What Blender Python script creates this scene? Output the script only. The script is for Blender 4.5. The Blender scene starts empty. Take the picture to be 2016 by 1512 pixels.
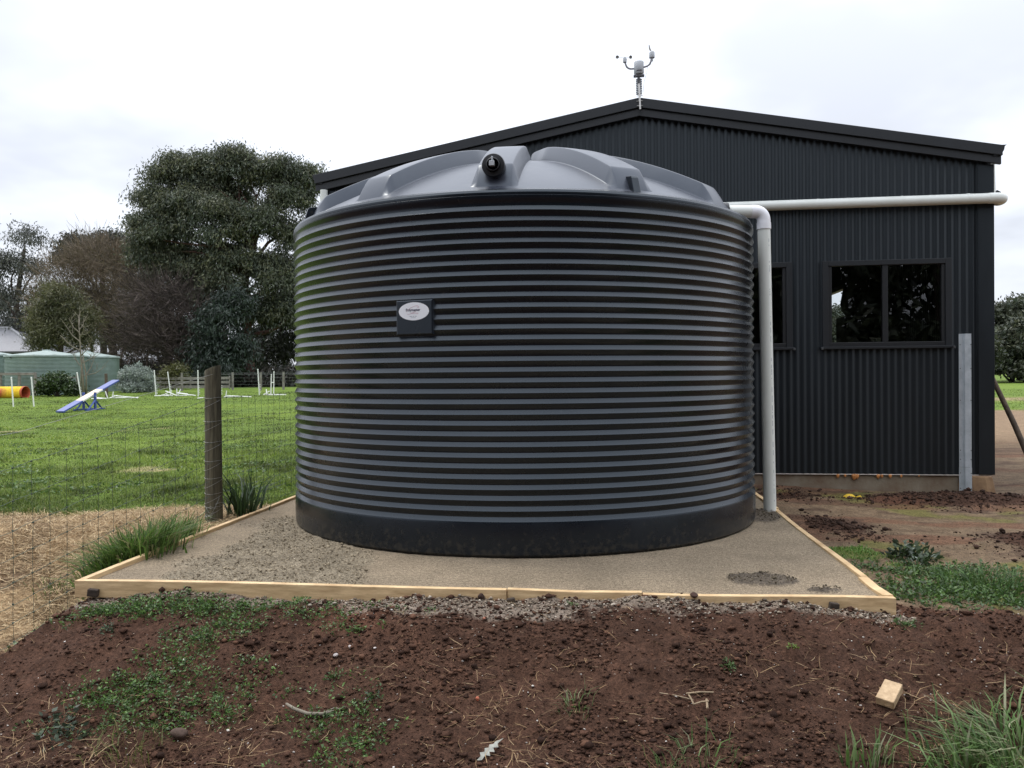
import bpy, math, random
import numpy as np
from mathutils import Vector, Matrix

# ------------------------------------------------------------------ camera, sky, sun, exposure
SC = bpy.context.scene
COL = SC.collection
EYE = 1.212
cam_d = bpy.data.cameras.new('camera')
cam_d.sensor_fit = 'HORIZONTAL'; cam_d.sensor_width = 36.0
cam_d.lens = 36.0 * 1630.0 / 2016.0
cam_d.clip_start = 0.05; cam_d.clip_end = 3000
cam = bpy.data.objects.new('camera', cam_d); COL.objects.link(cam)
cam.matrix_world = (Matrix.Translation((0, 0, EYE)) @ Matrix.Rotation(math.radians(90 - 0.56), 4, 'X')
                    @ Matrix.Rotation(-0.009, 4, 'Z'))
SC.camera = cam

SUN_ELEV, SUN_AZ = 66.0, 305.0      # degrees; azimuth clockwise from +Y (beyond the tank, to the left)
world = bpy.data.worlds.new('World'); SC.world = world; world.use_nodes = True
wn = world.node_tree; wn.nodes.clear()
def wnode(t, **kw):
    n = wn.nodes.new(t)
    for k, v in kw.items(): setattr(n, k, v)
    return n
def wmath(op, a, b=None, clamp=False):
    n = wnode('ShaderNodeMath', operation=op, use_clamp=clamp)
    for i, v in enumerate((a, b)):
        if v is None: continue
        if isinstance(v, (int, float)): n.inputs[i].default_value = v
        else: wn.links.new(v, n.inputs[i])
    return n.outputs[0]
w_out = wnode('ShaderNodeOutputWorld'); w_bg = wnode('ShaderNodeBackground')
w_sky = wnode('ShaderNodeTexSky', sky_type='NISHITA', sun_disc=False)
w_sky.sun_elevation = math.radians(SUN_ELEV); w_sky.sun_rotation = math.radians(SUN_AZ)
w_tc = wnode('ShaderNodeTexCoord'); w_sep = wnode('ShaderNodeSeparateXYZ')
wn.links.new(w_tc.outputs['Generated'], w_sep.inputs[0])
w_up = wmath('MAXIMUM', w_sep.outputs['Z'], 0.0)
# overcast cloud deck: direction projected on a flat layer so that the billows stretch towards the horizon
w_den = wmath('ADD', w_up, 0.22)
w_cx = wmath('DIVIDE', w_sep.outputs['X'], w_den); w_cy = wmath('DIVIDE', w_sep.outputs['Y'], w_den)
w_cmb = wnode('ShaderNodeCombineXYZ'); wn.links.new(w_cx, w_cmb.inputs[0]); wn.links.new(w_cy, w_cmb.inputs[1])
w_cmb.inputs[2].default_value = 12.73
w_n1 = wnode('ShaderNodeTexNoise'); w_n1.inputs['Scale'].default_value = 0.85; w_n1.inputs['Detail'].default_value = 5
w_n1.inputs['Roughness'].default_value = 0.5
wn.links.new(w_cmb.outputs[0], w_n1.inputs['Vector'])
w_ramp = wnode('ShaderNodeValToRGB'); w_ramp.color_ramp.interpolation = 'EASE'
w_ramp.color_ramp.elements[0].position = 0.34; w_ramp.color_ramp.elements[0].color = (8.5, 8.95, 10.0, 1)
w_ramp.color_ramp.elements[1].position = 0.54; w_ramp.color_ramp.elements[1].color = (12.6, 13.2, 14.4, 1)
wn.links.new(w_n1.outputs['Fac'], w_ramp.inputs[0])
w_lum = wmath('ADD', wmath('MULTIPLY', w_up, 1.35), 0.66)          # an overcast sky is brighter towards the zenith
w_mul = wnode('ShaderNodeVectorMath', operation='SCALE')
wn.links.new(w_ramp.outputs[0], w_mul.inputs[0]); wn.links.new(w_lum, w_mul.inputs['Scale'])
w_mix = wnode('ShaderNodeMixRGB'); w_mix.inputs[0].default_value = 0.93
wn.links.new(w_sky.outputs[0], w_mix.inputs[1]); wn.links.new(w_mul.outputs[0], w_mix.inputs[2])
wn.links.new(w_mix.outputs[0], w_bg.inputs['Color']); w_bg.inputs['Strength'].default_value = 0.1
wn.links.new(w_bg.outputs[0], w_out.inputs[0])

sun_d = bpy.data.lights.new('sun', 'SUN'); sun_d.energy = 1.5; sun_d.angle = math.radians(14); sun_d.color = (1.0, 0.95, 0.88)
sun = bpy.data.objects.new('sun', sun_d); COL.objects.link(sun)
_az, _el = math.radians(SUN_AZ), math.radians(SUN_ELEV)
sun_dir = Vector((math.sin(_az) * math.cos(_el), math.cos(_az) * math.cos(_el), math.sin(_el)))
sun.rotation_euler = (-sun_dir).to_track_quat('-Z', 'Y').to_euler()
SC.view_settings.view_transform = 'Standard'; SC.view_settings.look = 'None'
SC.view_settings.exposure = 0.0; SC.view_settings.gamma = 1.0
SC.render.engine = 'CYCLES'
SC.cycles.max_bounces = 6; SC.cycles.transparent_max_bounces = 12
SC.cycles.use_denoising = True

# ------------------------------------------------------------------ helpers
RNG = np.random.default_rng(7)
PI = math.pi
def link(o, parent=None):
    COL.objects.link(o)
    if parent is not None: o.parent = parent
    return o
def tag(o, label=None, cat=None, group=None, kind=None):
    if label: o['label'] = label
    if cat: o['category'] = cat
    if group: o['group'] = group
    if kind: o['kind'] = kind
    return o
def thing(name, label, cat, loc=(0, 0, 0), rz=0.0, group=None):
    o = bpy.data.objects.new(name, None); o.empty_display_size = 0.1
    o.location = loc; o.rotation_euler = (0, 0, rz)
    COL.objects.link(o)
    return tag(o, label, cat, group)
def copy_tree(o, parent=None):
    c = o.copy(); COL.objects.link(c); c.parent = parent
    for ch in list(o.children): copy_tree(ch, c)
    return c

def mesh_np(name, V, faces, mat=None, smooth=False, col=None):
    """faces: list of int arrays, each (n, k)"""
    V = np.asarray(V, dtype=np.float32).reshape(-1, 3)
    me = bpy.data.meshes.new(name)
    fl = [np.asarray(f, dtype=np.int32) for f in faces if len(f)]
    nl = sum(f.size for f in fl); nf = sum(len(f) for f in fl)
    me.vertices.add(len(V)); me.vertices.foreach_set('co', V.ravel())
    me.loops.add(nl); me.polygons.add(nf)
    li = np.concatenate([f.ravel() for f in fl])
    tot = np.concatenate([np.full(len(f), f.shape[1], np.int32) for f in fl])
    st = np.concatenate([[0], np.cumsum(tot)[:-1]]).astype(np.int32)
    me.loops.foreach_set('vertex_index', li)
    me.polygons.foreach_set('loop_start', st)
    me.polygons.foreach_set('loop_total', tot)
    if smooth: me.polygons.foreach_set('use_smooth', np.ones(nf, dtype=bool))
    me.update(calc_edges=True)
    if col is not None:
        a = me.color_attributes.new('Col', 'FLOAT_COLOR', 'POINT')
        c = np.ones((len(V), 4), np.float32); c[:, :3] = np.asarray(col, np.float32).reshape(-1, 3)
        a.data.foreach_set('color', c.ravel())
    if mat: me.materials.append(mat)
    return me

class MB:
    """collects shapes, builds one mesh"""
    def __init__(s): s.v = []; s.f = []; s.n = 0
    def add(s, V, F):
        V = [tuple(p) for p in V]; s.v += V
        s.f += [tuple(i + s.n for i in f) for f in F]; s.n += len(V); return s
    def box(s, c, d, R=None):
        hx, hy, hz = d[0] / 2, d[1] / 2, d[2] / 2
        P = [Vector((x, y, z)) for x in (-hx, hx) for y in (-hy, hy) for z in (-hz, hz)]
        if R is not None: P = [R @ p for p in P]
        P = [p + Vector(c) for p in P]
        return s.add(P, [(0, 1, 3, 2), (4, 6, 7, 5), (0, 4, 5, 1), (2, 3, 7, 6), (0, 2, 6, 4), (1, 5, 7, 3)])
    def hexa(s, P):   # 8 points: bottom 4 ccw, top 4 ccw
        return s.add(P, [(0, 3, 2, 1), (4, 5, 6, 7), (0, 1, 5, 4), (1, 2, 6, 5), (2, 3, 7, 6), (3, 0, 4, 7)])
    def tube(s, path, r, seg=8, cap=True):
        path = [Vector(p) for p in path]; n = len(path)
        rr = r if isinstance(r, (list, tuple)) else [r] * n
        up = None; V = []; F = []
        for i, p in enumerate(path):
            t = (path[min(i + 1, n - 1)] - path[max(i - 1, 0)])
            t = t.normalized() if t.length > 1e-9 else Vector((0, 0, 1))
            if up is None:
                a = Vector((0, 0, 1)) if abs(t.z) < 0.9 else Vector((1, 0, 0))
                up = (a - t * a.dot(t)).normalized()
            else:
                up = up - t * up.dot(t)
                up = up.normalized() if up.length > 1e-6 else t.orthogonal().normalized()
            b = t.cross(up)
            for k in range(seg):
                an = 2 * PI * k / seg
                V.append(p + (up * math.cos(an) + b * math.sin(an)) * rr[i])
        for i in range(n - 1):
            for k in range(seg):
                k2 = (k + 1) % seg
                F.append((i * seg + k, i * seg + k2, (i + 1) * seg + k2, (i + 1) * seg + k))
        if cap:
            F.append(tuple(range(seg))[::-1]); F.append(tuple((n - 1) * seg + k for k in range(seg)))
        return s.add(V, F)
    def lathe(s, prof, seg=32, M=None, cap=True):
        V = []; F = []; n = len(prof)
        for (r, z) in prof:
            for k in range(seg):
                a = 2 * PI * k / seg; p = Vector((r * math.cos(a), r * math.sin(a), z))
                V.append(M @ p if M is not None else p)
        for i in range(n - 1):
            for k in range(seg):
                k2 = (k + 1) % seg
                F.append((i * seg + k, i * seg + k2, (i + 1) * seg + k2, (i + 1) * seg + k))
        if cap:
            F.append(tuple(range(seg))[::-1]); F.append(tuple((n - 1) * seg + k for k in range(seg)))
        return s.add(V, F)
    def prism(s, poly, z0, z1, M=None):
        n = len(poly); V = [Vector((x, y, z0)) for x, y in poly] + [Vector((x, y, z1)) for x, y in poly]
        if M is not None: V = [M @ p for p in V]
        F = [tuple(range(n))[::-1], tuple(range(n, 2 * n))] + [(i, (i + 1) % n, n + (i + 1) % n, n + i) for i in range(n)]
        return s.add(V, F)
    def mesh(s, name, mat, smooth=False):
        me = bpy.data.meshes.new(name); me.from_pydata([tuple(v) for v in s.v], [], s.f)
        if smooth: me.polygons.foreach_set('use_smooth', [True] * len(me.polygons))
        if mat: me.materials.append(mat)
        me.update(); return me
    def build(s, name, mat, parent=None, smooth=False, bevel=0.0, auto=None):
        o = bpy.data.objects.new(name, s.mesh(name, mat, smooth)); link(o, parent)
        if bevel:
            m = o.modifiers.new('b', 'BEVEL'); m.width = bevel; m.segments = 2; m.limit_method = 'ANGLE'
        if auto is not None: sharp(o.data, auto)
        return o
def sharp(me, deg):
    """smooth shading with edges sharper than deg kept hard"""
    me.polygons.foreach_set('use_smooth', [True] * len(me.polygons))
    try: me.set_sharp_from_angle(angle=math.radians(deg))
    except Exception: pass
def objm(name, me, parent=None):
    return link(bpy.data.objects.new(name, me), parent)
def fillet(P, r, n=8):
    """round the inner corners of a polyline"""
    P = [Vector(p) for p in P]; out = [P[0]]
    for i in range(1, len(P) - 1):
        a = (P[i - 1] - P[i]).normalized(); b = (P[i + 1] - P[i]).normalized()
        p0 = P[i] + a * r; p1 = P[i] + b * r
        for k in range(n + 1):
            t = k / n
            out.append(p0 * (1 - t) ** 2 + P[i] * 2 * t * (1 - t) + p1 * t * t)
    out.append(P[-1]); return out
def sstep(t): t = np.clip(t, 0, 1); return t * t * (3 - 2 * t)

def vnoise(x, y, seed=0):
    x = np.asarray(x, np.float64); y = np.asarray(y, np.float64)
    ix = np.floor(x).astype(np.int64); iy = np.floor(y).astype(np.int64)
    fx = x - ix; fy = y - iy; fx = fx * fx * (3 - 2 * fx); fy = fy * fy * (3 - 2 * fy)
    def h(a, b):
        v = (a * 374761393 + b * 668265263 + seed * 974634277) & 0xffffffff
        v = ((v ^ (v >> 13)) * 1274126177) & 0xffffffff
        v = v ^ (v >> 16)
        return (v & 0xffffff) / float(0x1000000)
    return ((h(ix, iy) * (1 - fx) + h(ix + 1, iy) * fx) * (1 - fy) + (h(ix, iy + 1) * (1 - fx) + h(ix + 1, iy + 1) * fx) * fy)
def fbm(x, y, oct=4, seed=0, gain=0.5):
    s = 0; a = 1; t = 0
    for o in range(oct):
        s = s + a * vnoise(x * 2 ** o + 17.3 * o, y * 2 ** o - 9.1 * o, seed + o); t += a; a *= gain
    return s / t

# ------------------------------------------------------------------ materials
def new_mat(name):
    m = bpy.data.materials.new(name); m.use_nodes = True
    return m, m.node_tree, m.node_tree.nodes['Principled BSDF']
def N(nt, t, **kw):
    n = nt.nodes.new(t)
    for k, v in kw.items(): setattr(n, k, v)
    return n
def mat(name, color, rough=0.5, metal=0.0, var=0.0, vscale=8.0, bump=0.0, bscale=60.0, spec=0.5, coord='Object', stretch=None, color2=None,
        rvar=0.0):
    m, nt, b = new_mat(name)
    b.inputs['Roughness'].default_value = rough; b.inputs['Metallic'].default_value = metal
    b.inputs['Specular IOR Level'].default_value = spec
    b.inputs['Base Color'].default_value = (*color, 1)
    if var or bump or color2 is not None or rvar:
        tc = N(nt, 'ShaderNodeTexCoord'); mp = N(nt, 'ShaderNodeMapping')
        nt.links.new(tc.outputs[coord], mp.inputs[0])
        if stretch: mp.inputs['Scale'].default_value = stretch
    if var or color2 is not None or rvar:
        n = N(nt, 'ShaderNodeTexNoise'); n.inputs['Scale'].default_value = vscale; n.inputs['Detail'].default_value = 6
        n.inputs['Roughness'].default_value = 0.65
        nt.links.new(mp.outputs[0], n.inputs['Vector'])
        r = N(nt, 'ShaderNodeValToRGB')
        c2 = color2 if color2 is not None else tuple(c * (1 - var) for c in color)
        c1 = color if color2 is not None else tuple(min(1, c * (1 + var)) for c in color)
        r.color_ramp.elements[0].position = 0.32; r.color_ramp.elements[0].color = (*c2, 1)
        r.color_ramp.elements[1].position = 0.68; r.color_ramp.elements[1].color = (*c1, 1)
        nt.links.new(n.outputs['Fac'], r.inputs[0]); nt.links.new(r.outputs[0], b.inputs['Base Color'])
        if rvar:
            mr = N(nt, 'ShaderNodeMapRange'); mr.inputs['To Min'].default_value = rough - rvar; mr.inputs['To Max'].default_value = rough + rvar
            mr.inputs['From Min'].default_value = 0.3; mr.inputs['From Max'].default_value = 0.7
            nt.links.new(n.outputs['Fac'], mr.inputs['Value']); nt.links.new(mr.outputs[0], b.inputs['Roughness'])
    if bump:
        n2 = N(nt, 'ShaderNodeTexNoise'); n2.inputs['Scale'].default_value = bscale; n2.inputs['Detail'].default_value = 5
        bp = N(nt, 'ShaderNodeBump'); bp.inputs['Strength'].default_value = bump; bp.inputs['Distance'].default_value = 0.01
        nt.links.new(mp.outputs[0], n2.inputs['Vector']); nt.links.new(n2.outputs['Fac'], bp.inputs['Height'])
        nt.links.new(bp.outputs[0], b.inputs['Normal'])
    return m
def mat_attr(name, rough=0.8, transl=0.0, fine=None, bump=0.0, bscale=150.0, spec=0.3, bdist=0.006):
    """colour from the per-point attribute, broken up by fine noise"""
    m, nt, b = new_mat(name)
    at = N(nt, 'ShaderNodeAttribute'); at.attribute_name = 'Col'
    b.inputs['Roughness'].default_value = rough; b.inputs['Specular IOR Level'].default_value = spec
    src = at.outputs['Color']
    tc = N(nt, 'ShaderNodeTexCoord')
    if fine:
        for (sc, lo, hi) in fine:
            n = N(nt, 'ShaderNodeTexNoise'); n.inputs['Scale'].default_value = sc; n.inputs['Detail'].default_value = 4
            nt.links.new(tc.outputs['Object'], n.inputs['Vector'])
            mr = N(nt, 'ShaderNodeMapRange'); mr.inputs['From Min'].default_value = 0.3; mr.inputs['From Max'].default_value = 0.7
            mr.inputs['To Min'].default_value = lo; mr.inputs['To Max'].default_value = hi
            nt.links.new(n.outputs['Fac'], mr.inputs['Value'])
            mu = N(nt, 'ShaderNodeVectorMath', operation='SCALE')
            nt.links.new(src, mu.inputs[0]); nt.links.new(mr.outputs[0], mu.inputs['Scale']); src = mu.outputs[0]
    nt.links.new(src, b.inputs['Base Color'])
    if bump:
        n2 = N(nt, 'ShaderNodeTexNoise'); n2.inputs['Scale'].default_value = bscale; n2.inputs['Detail'].default_value = 6
        n2.inputs['Roughness'].default_value = 0.7
        bp = N(nt, 'ShaderNodeBump'); bp.inputs['Strength'].default_value = bump; bp.inputs['Distance'].default_value = bdist
        nt.links.new(tc.outputs['Object'], n2.inputs['Vector']); nt.links.new(n2.outputs['Fac'], bp.inputs['Height'])
        nt.links.new(bp.outputs[0], b.inputs['Normal'])
    if transl:
        tr = N(nt, 'ShaderNodeBsdfTranslucent'); mx = N(nt, 'ShaderNodeMixShader'); mx.inputs[0].default_value = transl
        nt.links.new(src, tr.inputs['Color'])
        out = nt.nodes['Material Output']
        nt.links.new(b.outputs[0], mx.inputs[1]); nt.links.new(tr.outputs[0], mx.inputs[2]); nt.links.new(mx.outputs[0], out.inputs[0])
    return m

M = {}
def tank_mat(name, c1, c2, rough, splash):
    m = mat(name, c1, rough, color2=c2, vscale=3.0, rvar=0.04, spec=0.5)
    nt = m.node_tree; bs = nt.nodes['Principled BSDF']; bs.inputs['Specular Tint'].default_value = (0.80, 0.91, 1.0, 1)
    if splash:      # dried mud splashed up from the pad, and pale scuffs
        tc = N(nt, 'ShaderNodeTexCoord'); sp = N(nt, 'ShaderNodeSeparateXYZ'); nt.links.new(tc.outputs['Object'], sp.inputs[0])
        n1 = N(nt, 'ShaderNodeTexNoise'); n1.inputs['Scale'].default_value = 26; n1.inputs['Detail'].default_value = 6; nt.links.new(tc.outputs['Object'], n1.inputs['Vector'])
        mz = N(nt, 'ShaderNodeMapRange'); mz.inputs['From Min'].default_value = 0.0; mz.inputs['From Max'].default_value = 0.22; mz.inputs['To Min'].default_value = 0.16; mz.inputs['To Max'].default_value = -0.10
        nt.links.new(sp.outputs['Z'], mz.inputs['Value'])
        ad = N(nt, 'ShaderNodeMath', operation='ADD'); nt.links.new(n1.outputs['Fac'], ad.inputs[0]); nt.links.new(mz.outputs[0], ad.inputs[1])
        mr = N(nt, 'ShaderNodeMapRange'); mr.inputs['From Min'].default_value = 0.56; mr.inputs['From Max'].default_value = 0.74; mr.inputs['To Max'].default_value = 0.55; nt.links.new(ad.outputs[0], mr.inputs['Value'])
        mx = N(nt, 'ShaderNodeMixRGB'); mx.inputs[2].default_value = (0.05, 0.043, 0.034, 1); nt.links.new(mr.outputs[0], mx.inputs[0])
        old = bs.inputs['Base Color'].links[0].from_socket; nt.links.new(old, mx.inputs[1]); nt.links.new(mx.outputs[0], bs.inputs['Base Color'])
    return m
M['tank'] = tank_mat('tank_plastic', (0.0075, 0.0100, 0.0150), (0.0055, 0.0075, 0.0115), 0.27, True)
M['tank_roof_lit'] = tank_mat('tank_roof_plastic_lit', (0.052, 0.057, 0.074), (0.038, 0.042, 0.057), 0.33, False)  # same plastic as the wall, base lightened to paint in the sky's brightness
M['tank_dark'] = mat('fitting_plastic', (0.012, 0.012, 0.014), 0.38, bump=0.05, bscale=300)
M['sticker'] = mat('sticker', (0.80, 0.81, 0.84), 0.35, var=0.03)
M['ink'] = mat('ink', (0.012, 0.012, 0.05), 0.5)
M['ink_red'] = mat('ink_red', (0.42, 0.14, 0.20), 0.5)
M['ink_pale'] = mat('ink_pale', (0.62, 0.42, 0.46), 0.5)
M['ink_grey'] = mat('ink_grey', (0.34, 0.37, 0.40), 0.5)
M['shed'] = mat('painted_steel', (0.0115, 0.0135, 0.0165), 0.40, color2=(0.0085, 0.010, 0.012), vscale=1.6, stretch=(1, 1, 0.25), rvar=0.06, spec=0.45)
M['shed'].node_tree.nodes['Principled BSDF'].inputs['Specular Tint'].default_value = (0.82, 0.93, 1.0, 1)
M['trim'] = mat('painted_trim', (0.0105, 0.0125, 0.0155), 0.46, var=0.12, vscale=3)
M['frame'] = mat('window_frame', (0.009, 0.010, 0.012), 0.45)
M['pvc'] = mat('pvc_pipe', (0.74, 0.76, 0.72), 0.32, color2=(0.68, 0.70, 0.65), vscale=4, spec=0.5)
M['pvc_white'] = mat('pvc_fitting', (0.82, 0.82, 0.85), 0.30)
M['galv'] = mat('galvanised_steel', (0.50, 0.54, 0.57), 0.45, metal=0.25, color2=(0.36, 0.40, 0.43), vscale=9, rvar=0.08)
M['galv_dark'] = mat('dull_trim', (0.05, 0.052, 0.055), 0.5)
M['wire'] = mat('fence_wire', (0.10, 0.13, 0.10), 0.45, metal=0.5, var=0.2, vscale=20)
M['tie'] = mat('tie_wire', (0.34, 0.34, 0.31), 0.4, metal=0.5)
M['pine'] = mat('pine_timber', (0.78, 0.57, 0.32), 0.65, color2=(0.46, 0.30, 0.15), vscale=5, stretch=(1.2, 1.2, 9), bump=0.2, bscale=40)
M['pine_end'] = mat('pine_endgrain', (0.62, 0.45, 0.27), 0.7, color2=(0.36, 0.24, 0.13), vscale=22, bump=0.3, bscale=60)
M['peg'] = mat('dark_peg', (0.04, 0.028, 0.02), 0.95, var=0.4, vscale=30, bump=0.4, bscale=60)
M['post'] = mat('weathered_post', (0.155, 0.138, 0.088), 0.9, color2=(0.045, 0.040, 0.026), vscale=11, stretch=(4, 4, 0.4), bump=1.0, bscale=16)
M['greywood'] = mat('grey_wood', (0.26, 0.24, 0.21), 0.85, color2=(0.14, 0.125, 0.105), vscale=5, bump=0.3, bscale=30)
M['brownwood'] = mat('brown_wood', (0.085, 0.06, 0.04), 0.8, var=0.4, vscale=12, bump=0.3, bscale=30)
M['concrete'] = mat('stained_concrete', (0.25, 0.215, 0.16), 0.9, color2=(0.15, 0.095, 0.058), vscale=3.2, bump=0.3, bscale=50)
M['pale_strip'] = mat('pale_strip', (0.60, 0.53, 0.47), 0.7, var=0.3, vscale=15)
M['foam'] = mat('orange_foam', (0.52, 0.21, 0.06), 0.7, var=0.3, vscale=30)
M['wpole'] = mat('white_paint', (0.74, 0.74, 0.70), 0.45, var=0.06, vscale=10)
M['blue'] = mat('blue_paint', (0.035, 0.07, 0.27), 0.5, var=0.12, vscale=10)
M['bluegrey'] = mat('blue_grit_paint', (0.17, 0.19, 0.36), 0.75, var=0.12, vscale=18)
M['cream'] = mat('cream_paint', (0.72, 0.58, 0.42), 0.6, var=0.1, vscale=10)
M['yellow'] = mat('yellow_fabric', (0.80, 0.54, 0.03), 0.7, var=0.15, vscale=12)
M['yellowp'] = mat('yellow_plastic', (0.75, 0.48, 0.02), 0.4, var=0.2, vscale=30)
M['red'] = mat('red_fabric', (0.42, 0.08, 0.03), 0.7, var=0.15, vscale=12)
M['dark_in'] = mat('dark_lining', (0.02, 0.012, 0.008), 0.9)
M['gtank'] = mat('green_steel', (0.20, 0.265, 0.235), 0.5, color2=(0.14, 0.195, 0.172), vscale=3, rvar=0.1)
M['groof'] = mat('green_roof_steel', (0.30, 0.36, 0.335), 0.5, color2=(0.23, 0.29, 0.27), vscale=3)
M['roof'] = mat('zinc_roof', (0.20, 0.20, 0.215), 0.5, var=0.08, vscale=4)
M['housewall'] = mat('house_wall', (0.10, 0.09, 0.085), 0.8, var=0.2, vscale=4)
M['station'] = mat('station_plastic', (0.42, 0.44, 0.46), 0.45, var=0.06, vscale=10)
M['station_dark'] = mat('station_dark', (0.06, 0.06, 0.065), 0.45)
M['station_grey'] = mat('station_arm', (0.24, 0.24, 0.26), 0.45)
M['cup'] = mat('station_cup', (0.32, 0.31, 0.29), 0.5)
M['steel'] = mat('bright_steel', (0.55, 0.53, 0.50), 0.3, metal=0.85)
M['bark'] = mat('eucalypt_bark', (0.085, 0.062, 0.05), 0.9, color2=(0.035, 0.026, 0.022), vscale=3, stretch=(3, 3, 0.4), bump=0.6, bscale=10)
M['bark_red'] = mat('stringy_bark', (0.125, 0.062, 0.045), 0.9, color2=(0.045, 0.026, 0.021), vscale=3.5, stretch=(3, 3, 0.3), bump=0.7, bscale=10)
M['bark_pale'] = mat('pale_bark', (0.24, 0.21, 0.16), 0.85, color2=(0.12, 0.10, 0.075), vscale=5)
M['leaf'] = mat_attr('tree_leaves', 0.48, 0.22, spec=0.45)
M['twig'] = mat_attr('twigs', 0.85)
M['grass'] = mat_attr('grass_blades', 0.5, 0.32, spec=0.35)
M['straw'] = mat_attr('straw', 0.75, 0.1)
M['stone'] = mat_attr('stones', 0.85, fine=[(60, 0.75, 1.25)], bump=0.4, bscale=90)
M['clod'] = mat_attr('soil_clods', 0.95, fine=[(90, 0.7, 1.3)], bump=0.8, bscale=120, spec=0.15)
M['ground'] = mat_attr('ground', 0.95, fine=[(9, 0.8, 1.2), (45, 0.65, 1.4), (130, 0.6, 1.45)], bump=0.9, bscale=95, spec=0.15, bdist=0.012)
M['gravel'] = mat_attr('crusher_dust', 0.9, fine=[(3.0, 0.86, 1.14), (40, 0.75, 1.28), (115, 0.45, 1.6)], bump=0.9, bscale=110, spec=0.25, bdist=0.010)
M['white_leaf'] = mat('dead_leaf', (0.30, 0.30, 0.26), 0.8, var=0.3, vscale=40)
M['interior'] = mat('shed_lining', (0.05, 0.048, 0.045), 0.8, var=0.2)
M['crate'] = mat('dark_cover', (0.02, 0.018, 0.018), 0.7, var=0.3)
M['panel'] = mat('pale_panel', (0.30, 0.31, 0.30), 0.6)
def glass_mat():
    m, nt, b = new_mat('window_glass')
    nt.nodes.remove(b)
    fr = N(nt, 'ShaderNodeFresnel'); fr.inputs['IOR'].default_value = 1.52
    tr = N(nt, 'ShaderNodeBsdfTransparent'); tr.inputs['Color'].default_value = (0.80, 0.84, 0.85, 1)
    gl = N(nt, 'ShaderNodeBsdfGlossy'); gl.inputs['Roughness'].default_value = 0.0; gl.inputs['Color'].default_value = (1, 1, 1, 1)
    mu = N(nt, 'ShaderNodeMath', operation='MULTIPLY_ADD'); mu.inputs[1].default_value = 1.3; mu.inputs[2].default_value = 0.03
    mx = N(nt, 'ShaderNodeMixShader')
    nt.links.new(fr.outputs[0], mu.inputs[0]); nt.links.new(mu.outputs[0], mx.inputs[0])
    nt.links.new(tr.outputs[0], mx.inputs[1]); nt.links.new(gl.outputs[0], mx.inputs[2])
    nt.links.new(mx.outputs[0], nt.nodes['Material Output'].inputs[0])
    return m
M['glass'] = glass_mat()

# ------------------------------------------------------------------ layout constants
TANK = Vector((0.105, 7.471, 0.0)); TR = 2.0
PA = np.array([-2.595, 4.93]); PE1 = np.array([0.994, -0.1094]); PE2 = np.array([0.1094, 0.994]); PW, PL = 4.646, 4.60
SP = np.array([1.526, 9.79]); SE1 = np.array([0.9909, -0.1348]); SE2 = np.array([0.1348, 0.9909]); SHW = 3.864; SLEN = 12.0
def pad_uv(x, y):
    dx = np.asarray(x) - PA[0]; dy = np.asarray(y) - PA[1]
    return dx * PE1[0] + dy * PE1[1], dx * PE2[0] + dy * PE2[1]
def shed_ab(x, y):
    dx = np.asarray(x) - SP[0]; dy = np.asarray(y) - SP[1]
    return dx * SE1[0] + dy * SE1[1], dx * SE2[0] + dy * SE2[1]

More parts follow.
